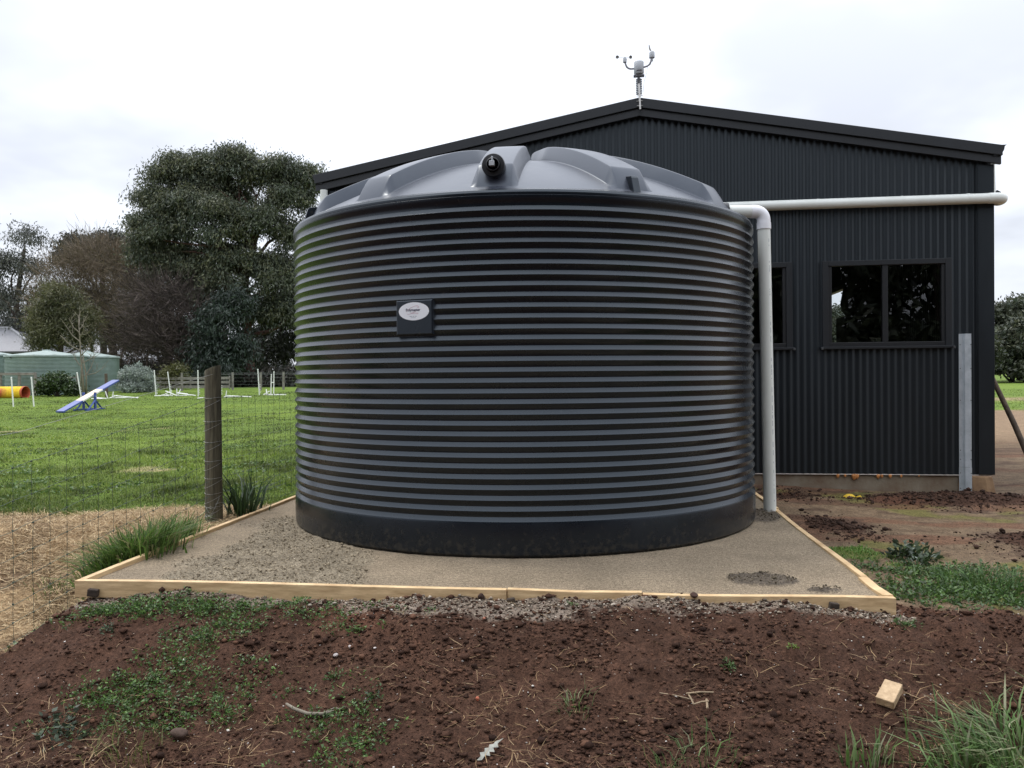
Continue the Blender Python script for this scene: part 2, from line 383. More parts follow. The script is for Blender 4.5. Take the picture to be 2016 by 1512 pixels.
DENTS = [(2.15, 4.02, 0.07, 0.09), (1.98, 3.80, 0.06, 0.08), (1.53, 4.30, 0.05, 0.06), (0.0, 3.95, 0.035, 0.08), (-0.55, 3.62, 0.03, 0.07),
         (1.18, 3.62, 0.03, 0.06), (-0.32, 4.15, 0.025, 0.07), (0.95, 4.1, 0.02, 0.08), (1.45, 4.0, 0.025, 0.05), (2.4, 4.1, 0.05, 0.10)]
def gz(x, y, micro=True):
    """terrain height"""
    x = np.asarray(x, np.float64); y = np.asarray(y, np.float64)
    u, v = pad_uv(x, y)
    f0 = -0.012 - 0.050 * sstep((0.5 - u) / 0.5) - 0.022 * sstep((2.3 - u) / 0.5) - 0.035 * sstep((u - 4.2) / 0.35)
    front = f0 - 0.395 * sstep((-v - 0.02) / 1.35)                     # bank falling from the pad to the camera
    lft = -0.03 - 0.42 * sstep((7.3 - y) / 2.35) * sstep((-2.35 - x) / 0.75)
    rgt = -0.07 - 0.08 * sstep((x - 2.6) / 2.0) * sstep((y - 5.0) / 2.5)
    z = np.where(x < -2.0, np.minimum(front, lft), np.minimum(front, np.where(x > 2.0, rgt, 0.0)))
    z = np.where((x < -2.0) & (v > 0.3), lft, z)
    z = z + np.where(y > 30, 0.025 * (np.minimum(y, 54) - 30), 0) * (x < 3) + np.where(y > 54, 0.004 * (y - 54), 0)
    # soil heaped along the slab and to the right
    z = z + 0.10 * np.exp(-(((x - 4.55) / 0.85) ** 2 + ((y - 8.75) / 0.33) ** 2))
    z = z + 0.12 * np.exp(-(((x - 4.15) / 0.5) ** 2 + ((y - 6.1) / 0.42) ** 2))
    z = z - 0.07 * np.exp(-(((x - 3.55) / 0.35) ** 2 + ((y - 8.95) / 0.25) ** 2))
    z = z + 0.05 * np.exp(-(((x - 2.66) / 0.14) ** 2 + ((y - 6.9) / 0.3) ** 2))
    inpad = (u > 0.02) & (u < PW - 0.02) & (v > 0.02) & (v < PL - 0.02)
    z = np.where(inpad, -0.09, z)
    a, b = shed_ab(x, y)
    z = np.where((np.abs(a) < SHW - 0.06) & (b > 0.06) & (b < SLEN), -0.25, z)
    if micro:
        near = np.exp(-np.maximum(0, y - 10) / 6.0)
        ms = soil_mask(x, y)
        amp = (0.016 + 0.045 * ms) * near * np.where(inpad, 0, 1)
        n1 = fbm(x * 2.1, y * 2.1, 3, 11) - 0.5
        n2 = fbm(x * 11, y * 11, 3, 23) - 0.5
        n3 = np.abs(fbm(x * 27, y * 27, 2, 31) - 0.5)
        z = z + amp * (1.3 * n1 + 0.9 * n2 - 0.55 * ms * n3)
        for (dx, dy, dp, rr) in DENTS:
            z = z - dp * np.exp(-(((x - dx) ** 2 + ((y - dy) * 0.8) ** 2) / rr ** 2))
    return z
def soil_mask(x, y):
    """1 where the dug red-brown soil lies bare"""
    u, v = pad_uv(x, y)
    n = fbm(x * 1.7, y * 1.7, 4, 5) - 0.5
    edge_l = 4.95 + np.maximum(0, -2.6 - x) * 0.40 + n * 0.35
    s = sstep((edge_l - y) / 0.16)
    edge_r = 4.75 - (x - 2.0) * 0.55 + n * 0.6
    s = np.where(x > 1.9, sstep((edge_r - y) / 0.2), s)
    s = np.where((x > -2.6) & (x < 2.0), sstep((-v + 0.1) / 0.05), s)
    m1 = np.exp(-(((x - 4.5) / 1.05) ** 2 + ((y - 8.62) / 0.36) ** 2))
    m2 = np.exp(-(((x - 4.15) / 0.62) ** 2 + ((y - 6.1) / 0.5) ** 2))
    m3 = np.exp(-(((x - 2.68) / 0.22) ** 2 + ((y - 6.85) / 0.42) ** 2))
    m4 = np.exp(-(((x - 2.95) / 0.45) ** 2 + ((y - 8.9) / 0.45) ** 2))
    mm = np.maximum(np.maximum(m1, m2), np.maximum(m3, m4 * 0.8))
    return np.clip(np.maximum(s, sstep((mm + n * 0.5 - 0.35) / 0.2)), 0, 1)
def grass_mask(x, y):
    n = fbm(x * 0.9, y * 0.9, 4, 41) - 0.5
    g = sstep((y - (7.35 + 0.35 * sstep((x + 4.5) / 2) + n * 1.1)) / 0.35) * (x < 1.4)
    gr = sstep((y - 28.5 - n * 4) / 1.0) * (x > 1.4)
    # green verge along the right board
    t = np.clip((5.95 - y) / 1.6, 0, 1); cx = 2.33 + 0.62 * t
    n9 = fbm(x * 3.3, y * 3.3, 4, 303) - 0.5
    gv = sstep((0.13 + 0.14 * (1 - t) + 1.15 * n9 - np.abs(x - cx)) / 0.16) * (y > 4.1) * (y < 6.1) * (x > 1.9)
    return np.clip(np.maximum(np.maximum(g, gr), gv), 0, 1)
def lerp(a, b, t): return np.asarray(a) * (1 - t[..., None]) + np.asarray(b) * t[..., None]
def gcolor(x, y):
    x = np.asarray(x); y = np.asarray(y)
    n = fbm(x * 1.3, y * 1.3, 5, 71); n2 = fbm(x * 7, y * 7, 4, 83); n3 = fbm(x * 0.35, y * 0.35, 3, 91)
    left = (x < 1.4)
    straw = lerp((0.22, 0.145, 0.080), (0.37, 0.26, 0.145), n2)
    mud = lerp((0.112, 0.075, 0.046), (0.175, 0.125, 0.080), n2)
    mud = lerp(mud, np.broadcast_to((0.125, 0.115, 0.035), mud.shape), sstep((n - 0.50) / 0.10) * 0.85 * (x > 2.6) * (y < 9.3))   # moss
    mud = lerp(mud, np.broadcast_to((0.13, 0.066, 0.040), mud.shape), sstep((fbm(x * 0.9, y * 2.2, 4, 201) - 0.5) / 0.1) * 0.75)
    mud = lerp(mud, np.broadcast_to((0.07, 0.043, 0.03), mud.shape), sstep((fbm(x * 3.1, y * 5.5, 4, 211) - 0.60) / 0.06) * 0.7)
    yard = lerp((0.17, 0.115, 0.072), (0.25, 0.175, 0.108), n2)
    mud = lerp(mud, yard, sstep((y - 14 - 6 * (n3 - 0.5)) / 4.0))
    straw = lerp(straw, np.broadcast_to((0.10, 0.062, 0.038), straw.shape), sstep((fbm(x * 2.6, y * 2.6, 4, 401) - 0.50) / 0.12) * 0.75)
    c = np.where(left[..., None], straw, mud)
    g = grass_mask(x, y)
    gcol = lerp((0.066, 0.105, 0.018), (0.125, 0.185, 0.028), n2)
    gcol = lerp(gcol, np.broadcast_to((0.135, 0.19, 0.028), gcol.shape), sstep((n3 - 0.45) / 0.2) * 0.7)
    dry = sstep((fbm(x * 0.8, y * 0.8, 3, 97) - 0.80) / 0.05) * left * (y < 22)
    gcol = lerp(gcol, np.broadcast_to((0.26, 0.21, 0.11), gcol.shape), dry * 0.8)
    track = np.exp(-((y - 41) / 2.5) ** 2) * (x > 5)
    gcol = lerp(gcol, np.broadcast_to((0.25, 0.185, 0.11), gcol.shape), track)
    c = lerp(c, gcol, g * np.where((x > 1.9) & (y < 7), 0.55, 1.0))
    s = soil_mask(x, y)
    soil = lerp((0.030, 0.0155, 0.0102), (0.096, 0.049, 0.031), 0.5 * n + 0.5 * n2)
    soil = lerp(soil, np.broadcast_to((0.115, 0.052, 0.031), soil.shape), sstep((n - 0.55) / 0.15) * 0.6)
    dark = ((x > 2.4) & (y > 5.2))
    soil = np.where(dark[..., None], soil * np.array((0.95, 0.95, 0.95)), soil)
    c = lerp(c, soil, s)
    # spilt pale crusher dust in front of the board
    u, v = pad_uv(x, y)
    sp = sstep((0.13 + 0.22 * (n2 - 0.35) + 0.16 * np.exp(-((u - 2.55) / 0.8) ** 2) + v) / 0.06) * (v < 0.05) * (u > 0) * (u < PW + 0.05)
    c = lerp(c, lerp((0.17, 0.13, 0.10), (0.30, 0.25, 0.20), n2), sp * 0.75)
    return c

# ------------------------------------------------------------------ the ground
def axis(segs):
    out = []
    for a, b, st in segs: out.append(np.arange(a, b, st))
    out.append([segs[-1][1]]); return np.concatenate(out)
gx = axis([(-900, -200, 70), (-200, -60, 10), (-60, -16, 1.6), (-16, -5.2, 0.30), (-5.2, -3.4, 0.06), (-3.4, 3.1, 0.0235), (3.1, 5.6, 0.04), (5.6, 8, 0.2),
           (8, 60, 3), (60, 200, 10), (200, 900, 70)])
gy = axis([(-900, -200, 70), (-200, -40, 10), (-40, 0, 3), (0, 2.9, 0.2), (2.9, 5.0, 0.019), (5.0, 7.6, 0.032), (7.6, 10.2, 0.05), (10.2, 16, 0.2),
           (16, 60, 0.8), (60, 120, 6), (120, 300, 20), (300, 1500, 120)])
GX, GY = np.meshgrid(gx, gy)
GZ = gz(GX, GY)
nx, ny = len(gx), len(gy)
idx = np.arange(nx * ny).reshape(ny, nx)
gf = np.stack([idx[:-1, :-1], idx[:-1, 1:], idx[1:, 1:], idx[1:, :-1]], -1).reshape(-1, 4)
gme = mesh_np('ground', np.stack([GX, GY, GZ], -1), [gf], M['ground'], True, gcolor(GX, GY))
tag(objm('ground', gme), 'rough ground of brown soil, straw and green grass around the tank', None, None, 'structure')

# crusher dust pad
st = 0.0145
pu = np.arange(0.03, PW - 0.03, st); pv = np.arange(0.03, PL - 0.03, st)
PU, PV = np.meshgrid(pu, pv)
PX = PA[0] + PU * PE1[0] + PV * PE2[0]; PY = PA[1] + PU * PE1[1] + PV * PE2[1]
def rough_pad(x, y):
    """loose, raked patches"""
    n = fbm(x * 2.2, y * 2.2, 3, 3) - 0.5
    t = np.clip((y - 5.0) / 1.9, 0, 1)
    c = -1.55 - 0.1 * t; w = 0.62 - 0.18 * t
    a = sstep((w + n * 0.5 - np.abs(x - c)) / 0.16) * (y < 7.2)
    b = sstep((1 - (((x - 1.45) / 0.20) ** 2 + ((y - 4.83) / 0.14) ** 2) + n * 1.6) / 0.35)
    c2 = sstep((1 - (((x - 2.12) / 0.20) ** 2 + ((y - 7.0) / 0.42) ** 2) + n * 1.6) / 0.35)
    d = sstep((1 - (((x - 1.72) / 0.09) ** 2 + ((y - 4.60) / 0.05) ** 2) + n * 1.6) / 0.35)
    return a, np.maximum(np.maximum(b, c2), d)
ra, rb = rough_pad(PX, PY)
PZ = 0.004 * (fbm(PX * 3, PY * 3, 3, 8) - 0.5) + 0.004 * (fbm(PX * 22, PY * 22, 2, 9) - 0.5)
ridg = fbm(PX * 16 + PY * 7, PY * 24, 3, 14)
PZ = PZ + ra * (0.024 * (ridg - 0.35) + 0.018 * (fbm(PX * 38, PY * 38, 2, 15) - 0.4)) + rb * (0.018 * (fbm(PX * 18, PY * 18, 3, 16)) + 0.016 * (fbm(PX * 40, PY * 40, 2, 17) - 0.4))
dT = np.hypot(PX - TANK.x, PY - TANK.y)
PZ = np.where(dT < TR - 0.03, -0.03, PZ)
pn = fbm(PX * 2.4, PY * 2.4, 4, 19); pn2 = fbm(PX * 20, PY * 20, 3, 29)
pcol = lerp((0.205, 0.160, 0.108), (0.285, 0.225, 0.155), 0.6 * pn + 0.4 * pn2)
pcol = lerp(pcol, lerp((0.155, 0.128, 0.088), (0.25, 0.21, 0.15), pn2), ra * 0.8)
pcol = lerp(pcol, lerp((0.055, 0.044, 0.034), (0.13, 0.105, 0.08), pn2), rb * 0.9)
pn_x, pn_y = len(pu), len(pv); idx = np.arange(pn_x * pn_y).reshape(pn_y, pn_x)
pf = np.stack([idx[:-1, :-1], idx[:-1, 1:], idx[1:, 1:], idx[1:, :-1]], -1).reshape(-1, 4)
pme = mesh_np('gravel_pad', np.stack([PX, PY, PZ], -1), [pf], M['gravel'], True, pcol)
tag(objm('gravel_pad', pme), 'level bed of grey-brown crusher dust under the tank', None, None, 'structure')

# timber edging round the pad
edge = thing('timber_edging', 'pale pine boards framing the gravel pad', 'edging', (PA[0], PA[1], 0), math.atan2(PE1[1], PE1[0]))
def board(x0, x1, y0, y1, z0, z1, name='board', tw=0.0):
    m = MB(); n = max(2, int(max(x1 - x0, y1 - y0) / 0.25)); long_x = (x1 - x0) > (y1 - y0)
    V = []; F = []
    for i in range(n + 1):
        t = i / n; w = 0.004 * math.sin(5.1 * t + x0 * 3) + tw * t
        if long_x: ring = [(x0 + (x1 - x0) * t, y0 + w, z0), (x0 + (x1 - x0) * t, y1 + w, z0), (x0 + (x1 - x0) * t, y1 + w, z1 + w), (x0 + (x1 - x0) * t, y0 + w, z1 + w)]
        else: ring = [(x0 + w, y0 + (y1 - y0) * t, z0), (x0 + w, y0 + (y1 - y0) * t, z1 + w), (x1 + w, y0 + (y1 - y0) * t, z1 + w), (x1 + w, y0 + (y1 - y0) * t, z0)]
        V += ring
    for i in range(n):
        for k in range(4): F.append((i * 4 + k, (i + 1) * 4 + k, (i + 1) * 4 + (k + 1) % 4, i * 4 + (k + 1) % 4))
    F += [(0, 1, 2, 3), (n * 4 + 3, n * 4 + 2, n * 4 + 1, n * 4)]
    m.add(V, F); return m.build(name, M['pine'], edge, bevel=0.003)
bt = 0.042
board(0, 2.572, -bt, 0, -0.075, 0.024)
board(2.577, 3.322, -bt + 0.004, 0.003, -0.08, 0.017)
board(3.326, PW + 0.01, -bt, 0, -0.08, 0.012)
board(-bt + 0.045, 0.045, 0.003, 2.4, -0.07, 0.026)
board(-bt + 0.043, 0.043, 2.404, PL, -0.07, 0.02)
board(PW - 0.05, PW + 0.006, 0.004, 0.42, -0.07, 0.016)
board(PW - 0.035, PW + 0.004, 0.424, 2.9, -0.07, 0.013)
board(PW - 0.035, PW + 0.004, 2.904, PL, -0.07, 0.02)
board(0.048, PW - 0.04, PL - bt, PL, -0.07, 0.02)
for (x, w, h, z) in ((0.13, 0.06, 0.045, -0.04), (2.13, 0.04, 0.035, -0.055), (2.60, 0.045, 0.018, -0.03), (3.03, 0.045, 0.018, -0.035), (4.33, 0.05, 0.05, -0.035)):
    m = MB(); R = Matrix.Rotation(0.15 * math.sin(x * 9), 3, 'Y') @ Matrix.Rotation(0.2 * math.sin(x * 5), 3, 'Z')
    m.box((x, -bt - 0.02, z), (w, 0.035, h), R); m.build('peg', M['peg'], edge, bevel=0.006)

# ------------------------------------------------------------------ the water tank
tank = thing('water_tank', 'large round charcoal ribbed plastic rainwater tank on the gravel pad', 'water tank', TANK)
def revolve(prof, seg, name, m, parent, skip_smooth=None):
    prof = np.array(prof); n = len(prof); a = np.arange(seg) * 2 * PI / seg
    V = np.stack([prof[:, 0, None] * np.cos(a), prof[:, 0, None] * np.sin(a), np.broadcast_to(prof[:, 1, None], (n, seg))], -1)
    idx = np.arange(n * seg).reshape(n, seg); nxt = np.roll(idx, -1, 1)
    F = np.stack([idx[:-1], nxt[:-1], nxt[1:], idx[1:]], -1).reshape(-1, 4)
    return objm(name, mesh_np(name, V, [F], m, True), parent)
DEP, PITCH, Z_TOP = 0.0185, 0.0713, 2.325      # ridge depth, spacing, centre of the top sloping face
prof = [(1.955, 0.0), (1.985, 0.004), (2.0, 0.022), (2.003, 0.06), (2.003, 0.14)]
zc_l = Z_TOP - 29 * PITCH
prof += [(2.002, zc_l - 0.03), (2.0, zc_l - 0.016)]
for i in range(29, -1, -1):
    zc = Z_TOP - i * PITCH
    # upward: tip -> slope in (faces the sky) -> trough -> underside out to the next tip
    prof += [(TR - 0.0003, zc - 0.0150), (TR - 0.0012, zc - 0.0140), (TR - DEP * 0.5, zc - 0.001), (TR - DEP + 0.0016, zc + 0.0115), (TR - DEP, zc + 0.0145)]
    if i > 0:
        prof += [(TR - DEP, zc + 0.0220), (TR - DEP + 0.001, zc + 0.0245), (TR - DEP * 0.5, zc + 0.0405), (TR - 0.0012, zc + 0.0530), (TR - 0.0003, zc + 0.0545)]
    else:
        prof += [(TR - DEP, zc + 0.030), (TR - DEP * 0.8, zc + 0.042), (TR - 0.008, zc + 0.056), (TR - 0.004, zc + 0.066), (TR - 0.003, zc + 0.083),
                 (TR - 0.006, zc + 0.086), (TR - 0.005, zc + 0.090), (TR - 0.006, zc + 0.104), (TR - 0.016, zc + 0.121), (TR - 0.038, zc + 0.133), (TR - 0.07, zc + 0.139)]
wall_o = revolve(prof, 224, 'wall', M['tank'], tank); sharp(wall_o.data, 22)
R0, ZS = TR - 0.07, Z_TOP + 0.139
RIB0 = math.radians(-6.6)           # azimuth of the rib that faces the camera, from -Y towards +X
def dome(r): return ZS + 0.575 * (1 - (r / R0) ** 2)
rs = list(np.linspace(0.05, 0.20, 4)) + [0.24, 0.28, 0.32, 0.37] + list(np.linspace(0.42, 1.70, 27)) + [1.745, 1.765, 1.775, 1.785, 1.80, 1.83, 1.86, 1.872, 1.88, 1.89, 1.91, R0]
SECT = 2 * PI / 12
fr_gap = np.linspace(0, 1, 9)
V = []; ring_n = None
for r in rs:
    wb = min(0.335, 0.43 * r); wt = max(wb - 0.105, wb * 0.55)
    end = 1 - float(np.clip((r - 1.775) / 0.105, 0, 1)); ini = float(sstep((r - 0.20) / 0.14))
    hh = 0.118 * ini * (0.9 + 0.1 * min(1, r))
    top_r = min(r, 1.775)
    top_z = dome(top_r) + hh
    row = []
    for k in range(12):
        ca = k * SECT
        offs = [-wb / 2, -wb / 2 + 0.006, -wt / 2 - 0.008, -wt / 2 - 0.002, -wt / 2 + 0.006, -wt / 4, 0, wt / 4, wt / 2 - 0.006, wt / 2 + 0.002, wt / 2 + 0.008, wb / 2 - 0.006]
        prof_h = [0, 0.04, 0.90, 0.975, 1, 1.0, 1.0, 1.0, 1, 0.975, 0.90, 0.04]
        for o, q in zip(offs, prof_h):
            row.append((ca + o / r, q))
        g0 = ca + wb / 2 / r; g1 = ca + SECT - wb / 2 / r
        for t in fr_gap[:-1]: row.append((g0 + (g1 - g0) * t, 0))
    for an, q in row:
        zb = dome(r)
        z = zb + (max(top_z - (1 - end) * (top_z - zb), zb) - zb) * q
        th = RIB0 + an
        V.append((r * math.sin(th), -r * math.cos(th), z))
    ring_n = len(row)
idx = np.arange(len(rs) * ring_n).reshape(len(rs), ring_n); nxt = np.roll(idx, -1, 1)
RF = np.stack([idx[:-1], idx[1:], nxt[1:], nxt[:-1]], -1).reshape(-1, 4)
rme = mesh_np('roof', V, [RF], M['tank_roof_lit'], True)
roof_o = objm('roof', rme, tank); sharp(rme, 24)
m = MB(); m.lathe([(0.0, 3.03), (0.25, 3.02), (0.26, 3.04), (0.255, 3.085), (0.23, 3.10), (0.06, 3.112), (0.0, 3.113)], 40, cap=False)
m.build('hatch_lid', M['tank_roof_lit'], tank, auto=35)
def radial(th):   # x outwards, y sideways, z up, at azimuth th
    o = Vector((math.sin(th), -math.cos(th), 0)); s_ = Vector((math.cos(th), math.sin(th), 0))
    return Matrix(((o.x, s_.x, 0, 0), (o.y, s_.y, 0, 0), (0, 0, 1, 0), (0, 0, 0, 1)))
LAT = Matrix(((0, 0, 1, 0), (1, 0, 0, 0), (0, 1, 0, 0), (0, 0, 0, 1)))      # lathe axis -> outwards
def fitting(th, plug, back=0.0):
    Mx = Matrix.Translation((0, 0, 2.632)) @ radial(th) @ LAT @ Matrix.Translation((0, 0, -back))
    m = MB(); m.lathe([(0.0, 1.70), (0.074, 1.70), (0.074, 1.862), (0.079, 1.868), (0.079, 1.898), (0.075, 1.905), (0.050, 1.908), (0.046, 1.903)], 36, Mx, cap=False)
    f = m.build('pipe_fitting', M['tank_dark'], tank, auto=35)
    m = MB(); m.lathe([(0.046, 1.903), (0.046, 1.925), (0.042, 1.928), (0.0385, 1.925), (0.0385, 1.80), (0.0, 1.80)], 32, Mx, cap=False)
    m.build('socket', M['tank_dark'], f, auto=35)
    if plug:
        m = MB(); Mr = Matrix.Translation((0, 0, 2.632)) @ radial(th)
        for c, d in (((1.91, -0.006, 0.006), (0.05, 0.036, 0.034)), ((1.91, -0.004, 0.036), (0.04, 0.013, 0.034))):
            R = Mr.to_3x3(); m.box(Mr @ Vector(c), d, R)
        m.build('float_stem', M['station'], f, bevel=0.003)
    return f
fitting(RIB0, True); fitting(RIB0 + 3 * SECT, False, 0.09)
for k in (1, 4, 7, 10):
    th = RIB0 + k * SECT
    m = MB(); Mr = radial(th)
    poly = [(1.80, 2.60), (1.895, 2.585), (1.905, 2.57), (1.945, 2.44), (1.85, 2.44)]
    m.prism([(p[0], p[1]) for p in poly], -0.028, 0.028, Mr @ Matrix(((1, 0, 0, 0), (0, 0, 1, 0), (0, 1, 0, 0), (0, 0, 0, 1))))
    lug = m.build('lifting_lug', M['tank'], tank, bevel=0.004)
    for s_ in (-1, 1):
        m = MB(); Mx = Mr @ Matrix.Translation((1.875, s_ * 0.0283, 2.548)) @ Matrix.Rotation(-s_ * PI / 2, 4, 'X')
        m.lathe([(0.0, 0.0005), (0.011, 0.0005), (0.011, 0.0)], 14, Mx, cap=False); m.build('lug_hole', M['tank_dark'], lug)
# name plate moulded into the ridges, with the maker's oval sticker
TH = math.radians(-22.4); Mr = Matrix.Translation((0, 0, 1.615)) @ radial(TH)
m = MB(); pw, ph = 0.278, 0.232; rows = []
V = []; F = []; ns = 13
for (dr, ex, ez) in ((-0.05, 0.022, 0.006), (0.0025, 0.0, 0.0), (0.006, -0.007, -0.006)):
    for (sx, sz) in [(-1, -1), (1, -1), (1, 1), (-1, 1)]:
        V.append((TR + dr - 0.0015, sx * (pw / 2 + ex), sz * (ph / 2 + ez)))
F = [(0, 1, 5, 4), (1, 2, 6, 5), (2, 3, 7, 6), (3, 0, 4, 7), (4, 5, 9, 8), (5, 6, 10, 9), (6, 7, 11, 10), (7, 4, 8, 11), (8, 9, 10, 11)]
m.add([Mr @ Vector(p) for p in V], F); plate = m.build('name_plate', M['tank'], tank)
Ms = Mr @ Matrix.Translation((TR + 0.0052, -0.002, 0.041))
m = MB(); el = [(0.1165 * math.cos(2 * PI * k / 56), 0.061 * math.sin(2 * PI * k / 56)) for k in range(56)]
YZ = Matrix(((0, 0, 1, 0), (1, 0, 0, 0), (0, 1, 0, 0), (0, 0, 0, 1)))
m.prism(el, 0, 0.0012, Ms @ YZ); stk = m.build('sticker', M['sticker'], plate)
def text(body, size, x, z, m_, off=0.0, parent=stk, name='lettering', sx=1.0):
    c = bpy.data.curves.new(name, 'FONT'); c.body = body; c.size = size; c.align_x = 'CENTER'; c.align_y = 'CENTER'; c.extrude = 0.0002; c.offset = off
    o = bpy.data.objects.new(name, c); COL.objects.link(o)
    c.materials.append(m_); bpy.context.view_layer.update()
    dg = bpy.context.evaluated_depsgraph_get(); me = bpy.data.meshes.new_from_object(o.evaluated_get(dg))
    bpy.data.objects.remove(o); me.materials.clear(); me.materials.append(m_)
    me.transform(Ms @ YZ @ Matrix.Translation((x, z, 0.0016)) @ Matrix.Diagonal((sx, 1, 1, 1)))
    return objm(name, me, parent)
text('Polymaster', 0.0265, -0.006, 0.009, M['ink'], 0.0006, sx=0.93)
text('Group', 0.0175, 0.012, -0.0125, M['ink_pale'])
sw = MB()
def arc(cx, cz, rx, rz, t0, t1, tilt, r):
    P = []
    for k in range(25):
        t = t0 + (t1 - t0) * k / 24; x, z = rx * math.cos(t), rz * math.sin(t)
        P.append((cx + x * math.cos(tilt) - z * math.sin(tilt), cz + x * math.sin(tilt) + z * math.cos(tilt)))
    return [(Ms @ YZ) @ Vector((p[0], p[1], 0.0017)) for p in P]
sw.tube(arc(-0.009, 0.009, 0.052, 0.019, math.radians(160), math.radians(-28), 0.42, 1), 0.00085, 5)
sw.tube(arc(-0.009, 0.009, 0.052, 0.019, math.radians(196), math.radians(292), 0.42, 1), 0.00085, 5)
for (x, z) in ((0.029, 0.0265), (-0.020, -0.0095)):
    sw.lathe([(0.0, 0.0), (0.0022, 0.0), (0.0022, 0.001), (0, 0.001)], 10, Ms @ YZ @ Matrix.Translation((x, z, 0.0013)), cap=False)
sw.build('swoosh', M['ink_red'], stk)
ln = MB()
for (x0, x1, z, h) in ((-0.032, -0.013, -0.034, 0.0042), (-0.009, 0.004, -0.034, 0.0042), (0.008, 0.022, -0.034, 0.0042), (-0.024, 0.014, -0.0435, 0.003)):
    ln.prism([(x0, z - h / 2), (x1, z - h / 2), (x1, z + h / 2), (x0, z + h / 2)], 0.0011, 0.0016, Ms @ YZ)
ln.build('small_print', M['ink_grey'], stk)

# overflow pipe down the tank's right side
TH2 = RIB0 + 3 * SECT; o2 = Vector((math.sin(TH2), -math.cos(TH2), 0))
pz = 2.632
p_in = TANK + o2 * 1.815 + Vector((0, 0, pz)); p_el = Vector((2.218, 7.27, pz)); p_bt = Vector((2.262, 7.28, -0.02))
ovf = thing('overflow_pipe', 'white PVC overflow pipe dropping from the tank roof to the gravel', 'pipe', (p_bt.x, p_bt.y, 0))
def rel(o, P): return [Vector(p) - Vector(o.location) for p in P]
dv = (p_bt - p_el).normalized(); dh = (p_in - p_el).normalized()
m = MB(); m.tube(rel(ovf, [p_el + dv * 0.13, p_bt]), 0.0545, 32); vp = m.build('pipe', M['pvc'], ovf, auto=40)
m = MB(); m.tube(rel(ovf, [p_in, p_el + dh * 0.10]), 0.0545, 32); m.build('pipe', M['pvc'], ovf, auto=40)
m = MB(); m.tube(rel(ovf, fillet([p_el + dh * 0.115, p_el, p_el + dv * 0.115], 0.088, 12)), 0.0575, 32)
m.tube(rel(ovf, [p_el + dv * 0.10, p_el + dv * 0.155]), 0.0605, 32)
m.build('elbow', M['pvc_white'], ovf, auto=40)
m = MB(); rr_ = random.Random(4); zz = 0.12
while zz < 2.4:      # the maker's dotted print line
    L = rr_.choice((0.01, 0.015, 0.03, 0.045)); q = p_bt + (p_el - p_bt) * (zz / (pz + 0.02)) - Vector(ovf.location)
    an = math.radians(-62); c = q + Vector((math.cos(an), math.sin(an), 0)) * 0.0547
    if rr_.random() < 0.75: m.box(c, (0.0012, 0.0042, L), Matrix.Rotation(an, 3, 'Z'))
    zz += L + rr_.choice((0.008, 0.012, 0.03, 0.07))
m.build('print_line', M['ink_grey'], vp)['kind'] = 'stuff'

# ------------------------------------------------------------------ the shed
shed = thing('shed', 'black corrugated steel gable shed behind the tank', 'shed', (SP[0], SP[1], 0), math.atan2(SE1[1], SE1[0]))
RZ0, RSL = 4.446, (4.446 - 3.708) / 3.98
def rline(a): return RZ0 - RSL * abs(a)
WINS = [(0.385, 1.681, 1.515, 2.463), (2.104, 3.407, 1.515, 2.463)]
WAVE = 0.0762
def clad(a0, a1, zb, ztop, holes, place, steps=8, name='cladding_sheet'):
    """one corrugated sheet; place(a, off, z) -> point"""
    aa = list(np.arange(math.ceil(a0 / (WAVE / steps)), math.floor(a1 / (WAVE / steps)) + 1) * (WAVE / steps)) + [a0, a1]
    for h in holes: aa += [x for x in (h[0], h[1]) if a0 < x < a1]
    if a0 < 0 < a1: aa.append(0.0)
    aa = sorted(set(round(x, 5) for x in aa)); aa = [x for i, x in enumerate(aa) if i == 0 or x - aa[i - 1] > 1e-4]
    V = []; F = []; key = {}
    def vid(a, z):
        k = (round(a, 5), round(z, 4))
        if k not in key: key[k] = len(V); V.append(place(a, 0.0068 * math.sin(2 * PI * a / WAVE), z))
        return key[k]
    for x, y in zip(aa[:-1], aa[1:]):
        mid = (x + y) / 2; cuts = [(zb, None)]
        hs = [h for h in holes if h[0] < mid < h[1]]
        spans = [(lambda a: zb, lambda a: ztop(a))]
        if hs:
            h = hs[0]; spans = []
            if h[2] > zb + 0.01: spans.append((lambda a: zb, lambda a, h=h: h[2]))
            spans.append((lambda a, h=h: h[3], lambda a: ztop(a)))
        for lo, hi in spans: F.append((vid(x, lo(x)), vid(y, lo(y)), vid(y, hi(y)), vid(x, hi(x))))
    me = bpy.data.meshes.new(name); me.from_pydata(V, [], F); me.polygons.foreach_set('use_smooth', [True] * len(F)); me.materials.append(M['shed'])
    return objm(name, me, shed)
ZB = 0.058
cuts = sorted(set([round(-SHW + k * 10 * WAVE, 4) for k in range(int(2 * SHW / (10 * WAVE)) + 1)] + [SHW] + [w_[0] for w_ in WINS] + [w_[1] for w_ in WINS]))
for i_, (c0, c1) in enumerate(zip(cuts[:-1], cuts[1:])):
    if c1 - c0 < 0.004: continue
    pl = lambda a, o, z: (a, -0.010 - o, z)
    w_ = [w for w in WINS if w[0] < (c0 + c1) / 2 < w[1]]
    if w_:
        clad(c0, c1, ZB, lambda a, h=w_[0][2]: h, [], pl); clad(c0, c1, w_[0][3], lambda a: rline(a) - 0.06, [], pl)
    else: clad(c0, c1, ZB, lambda a: rline(a) - 0.06, [], pl)
DOOR = (5.5, 8.7, ZB, 2.755)
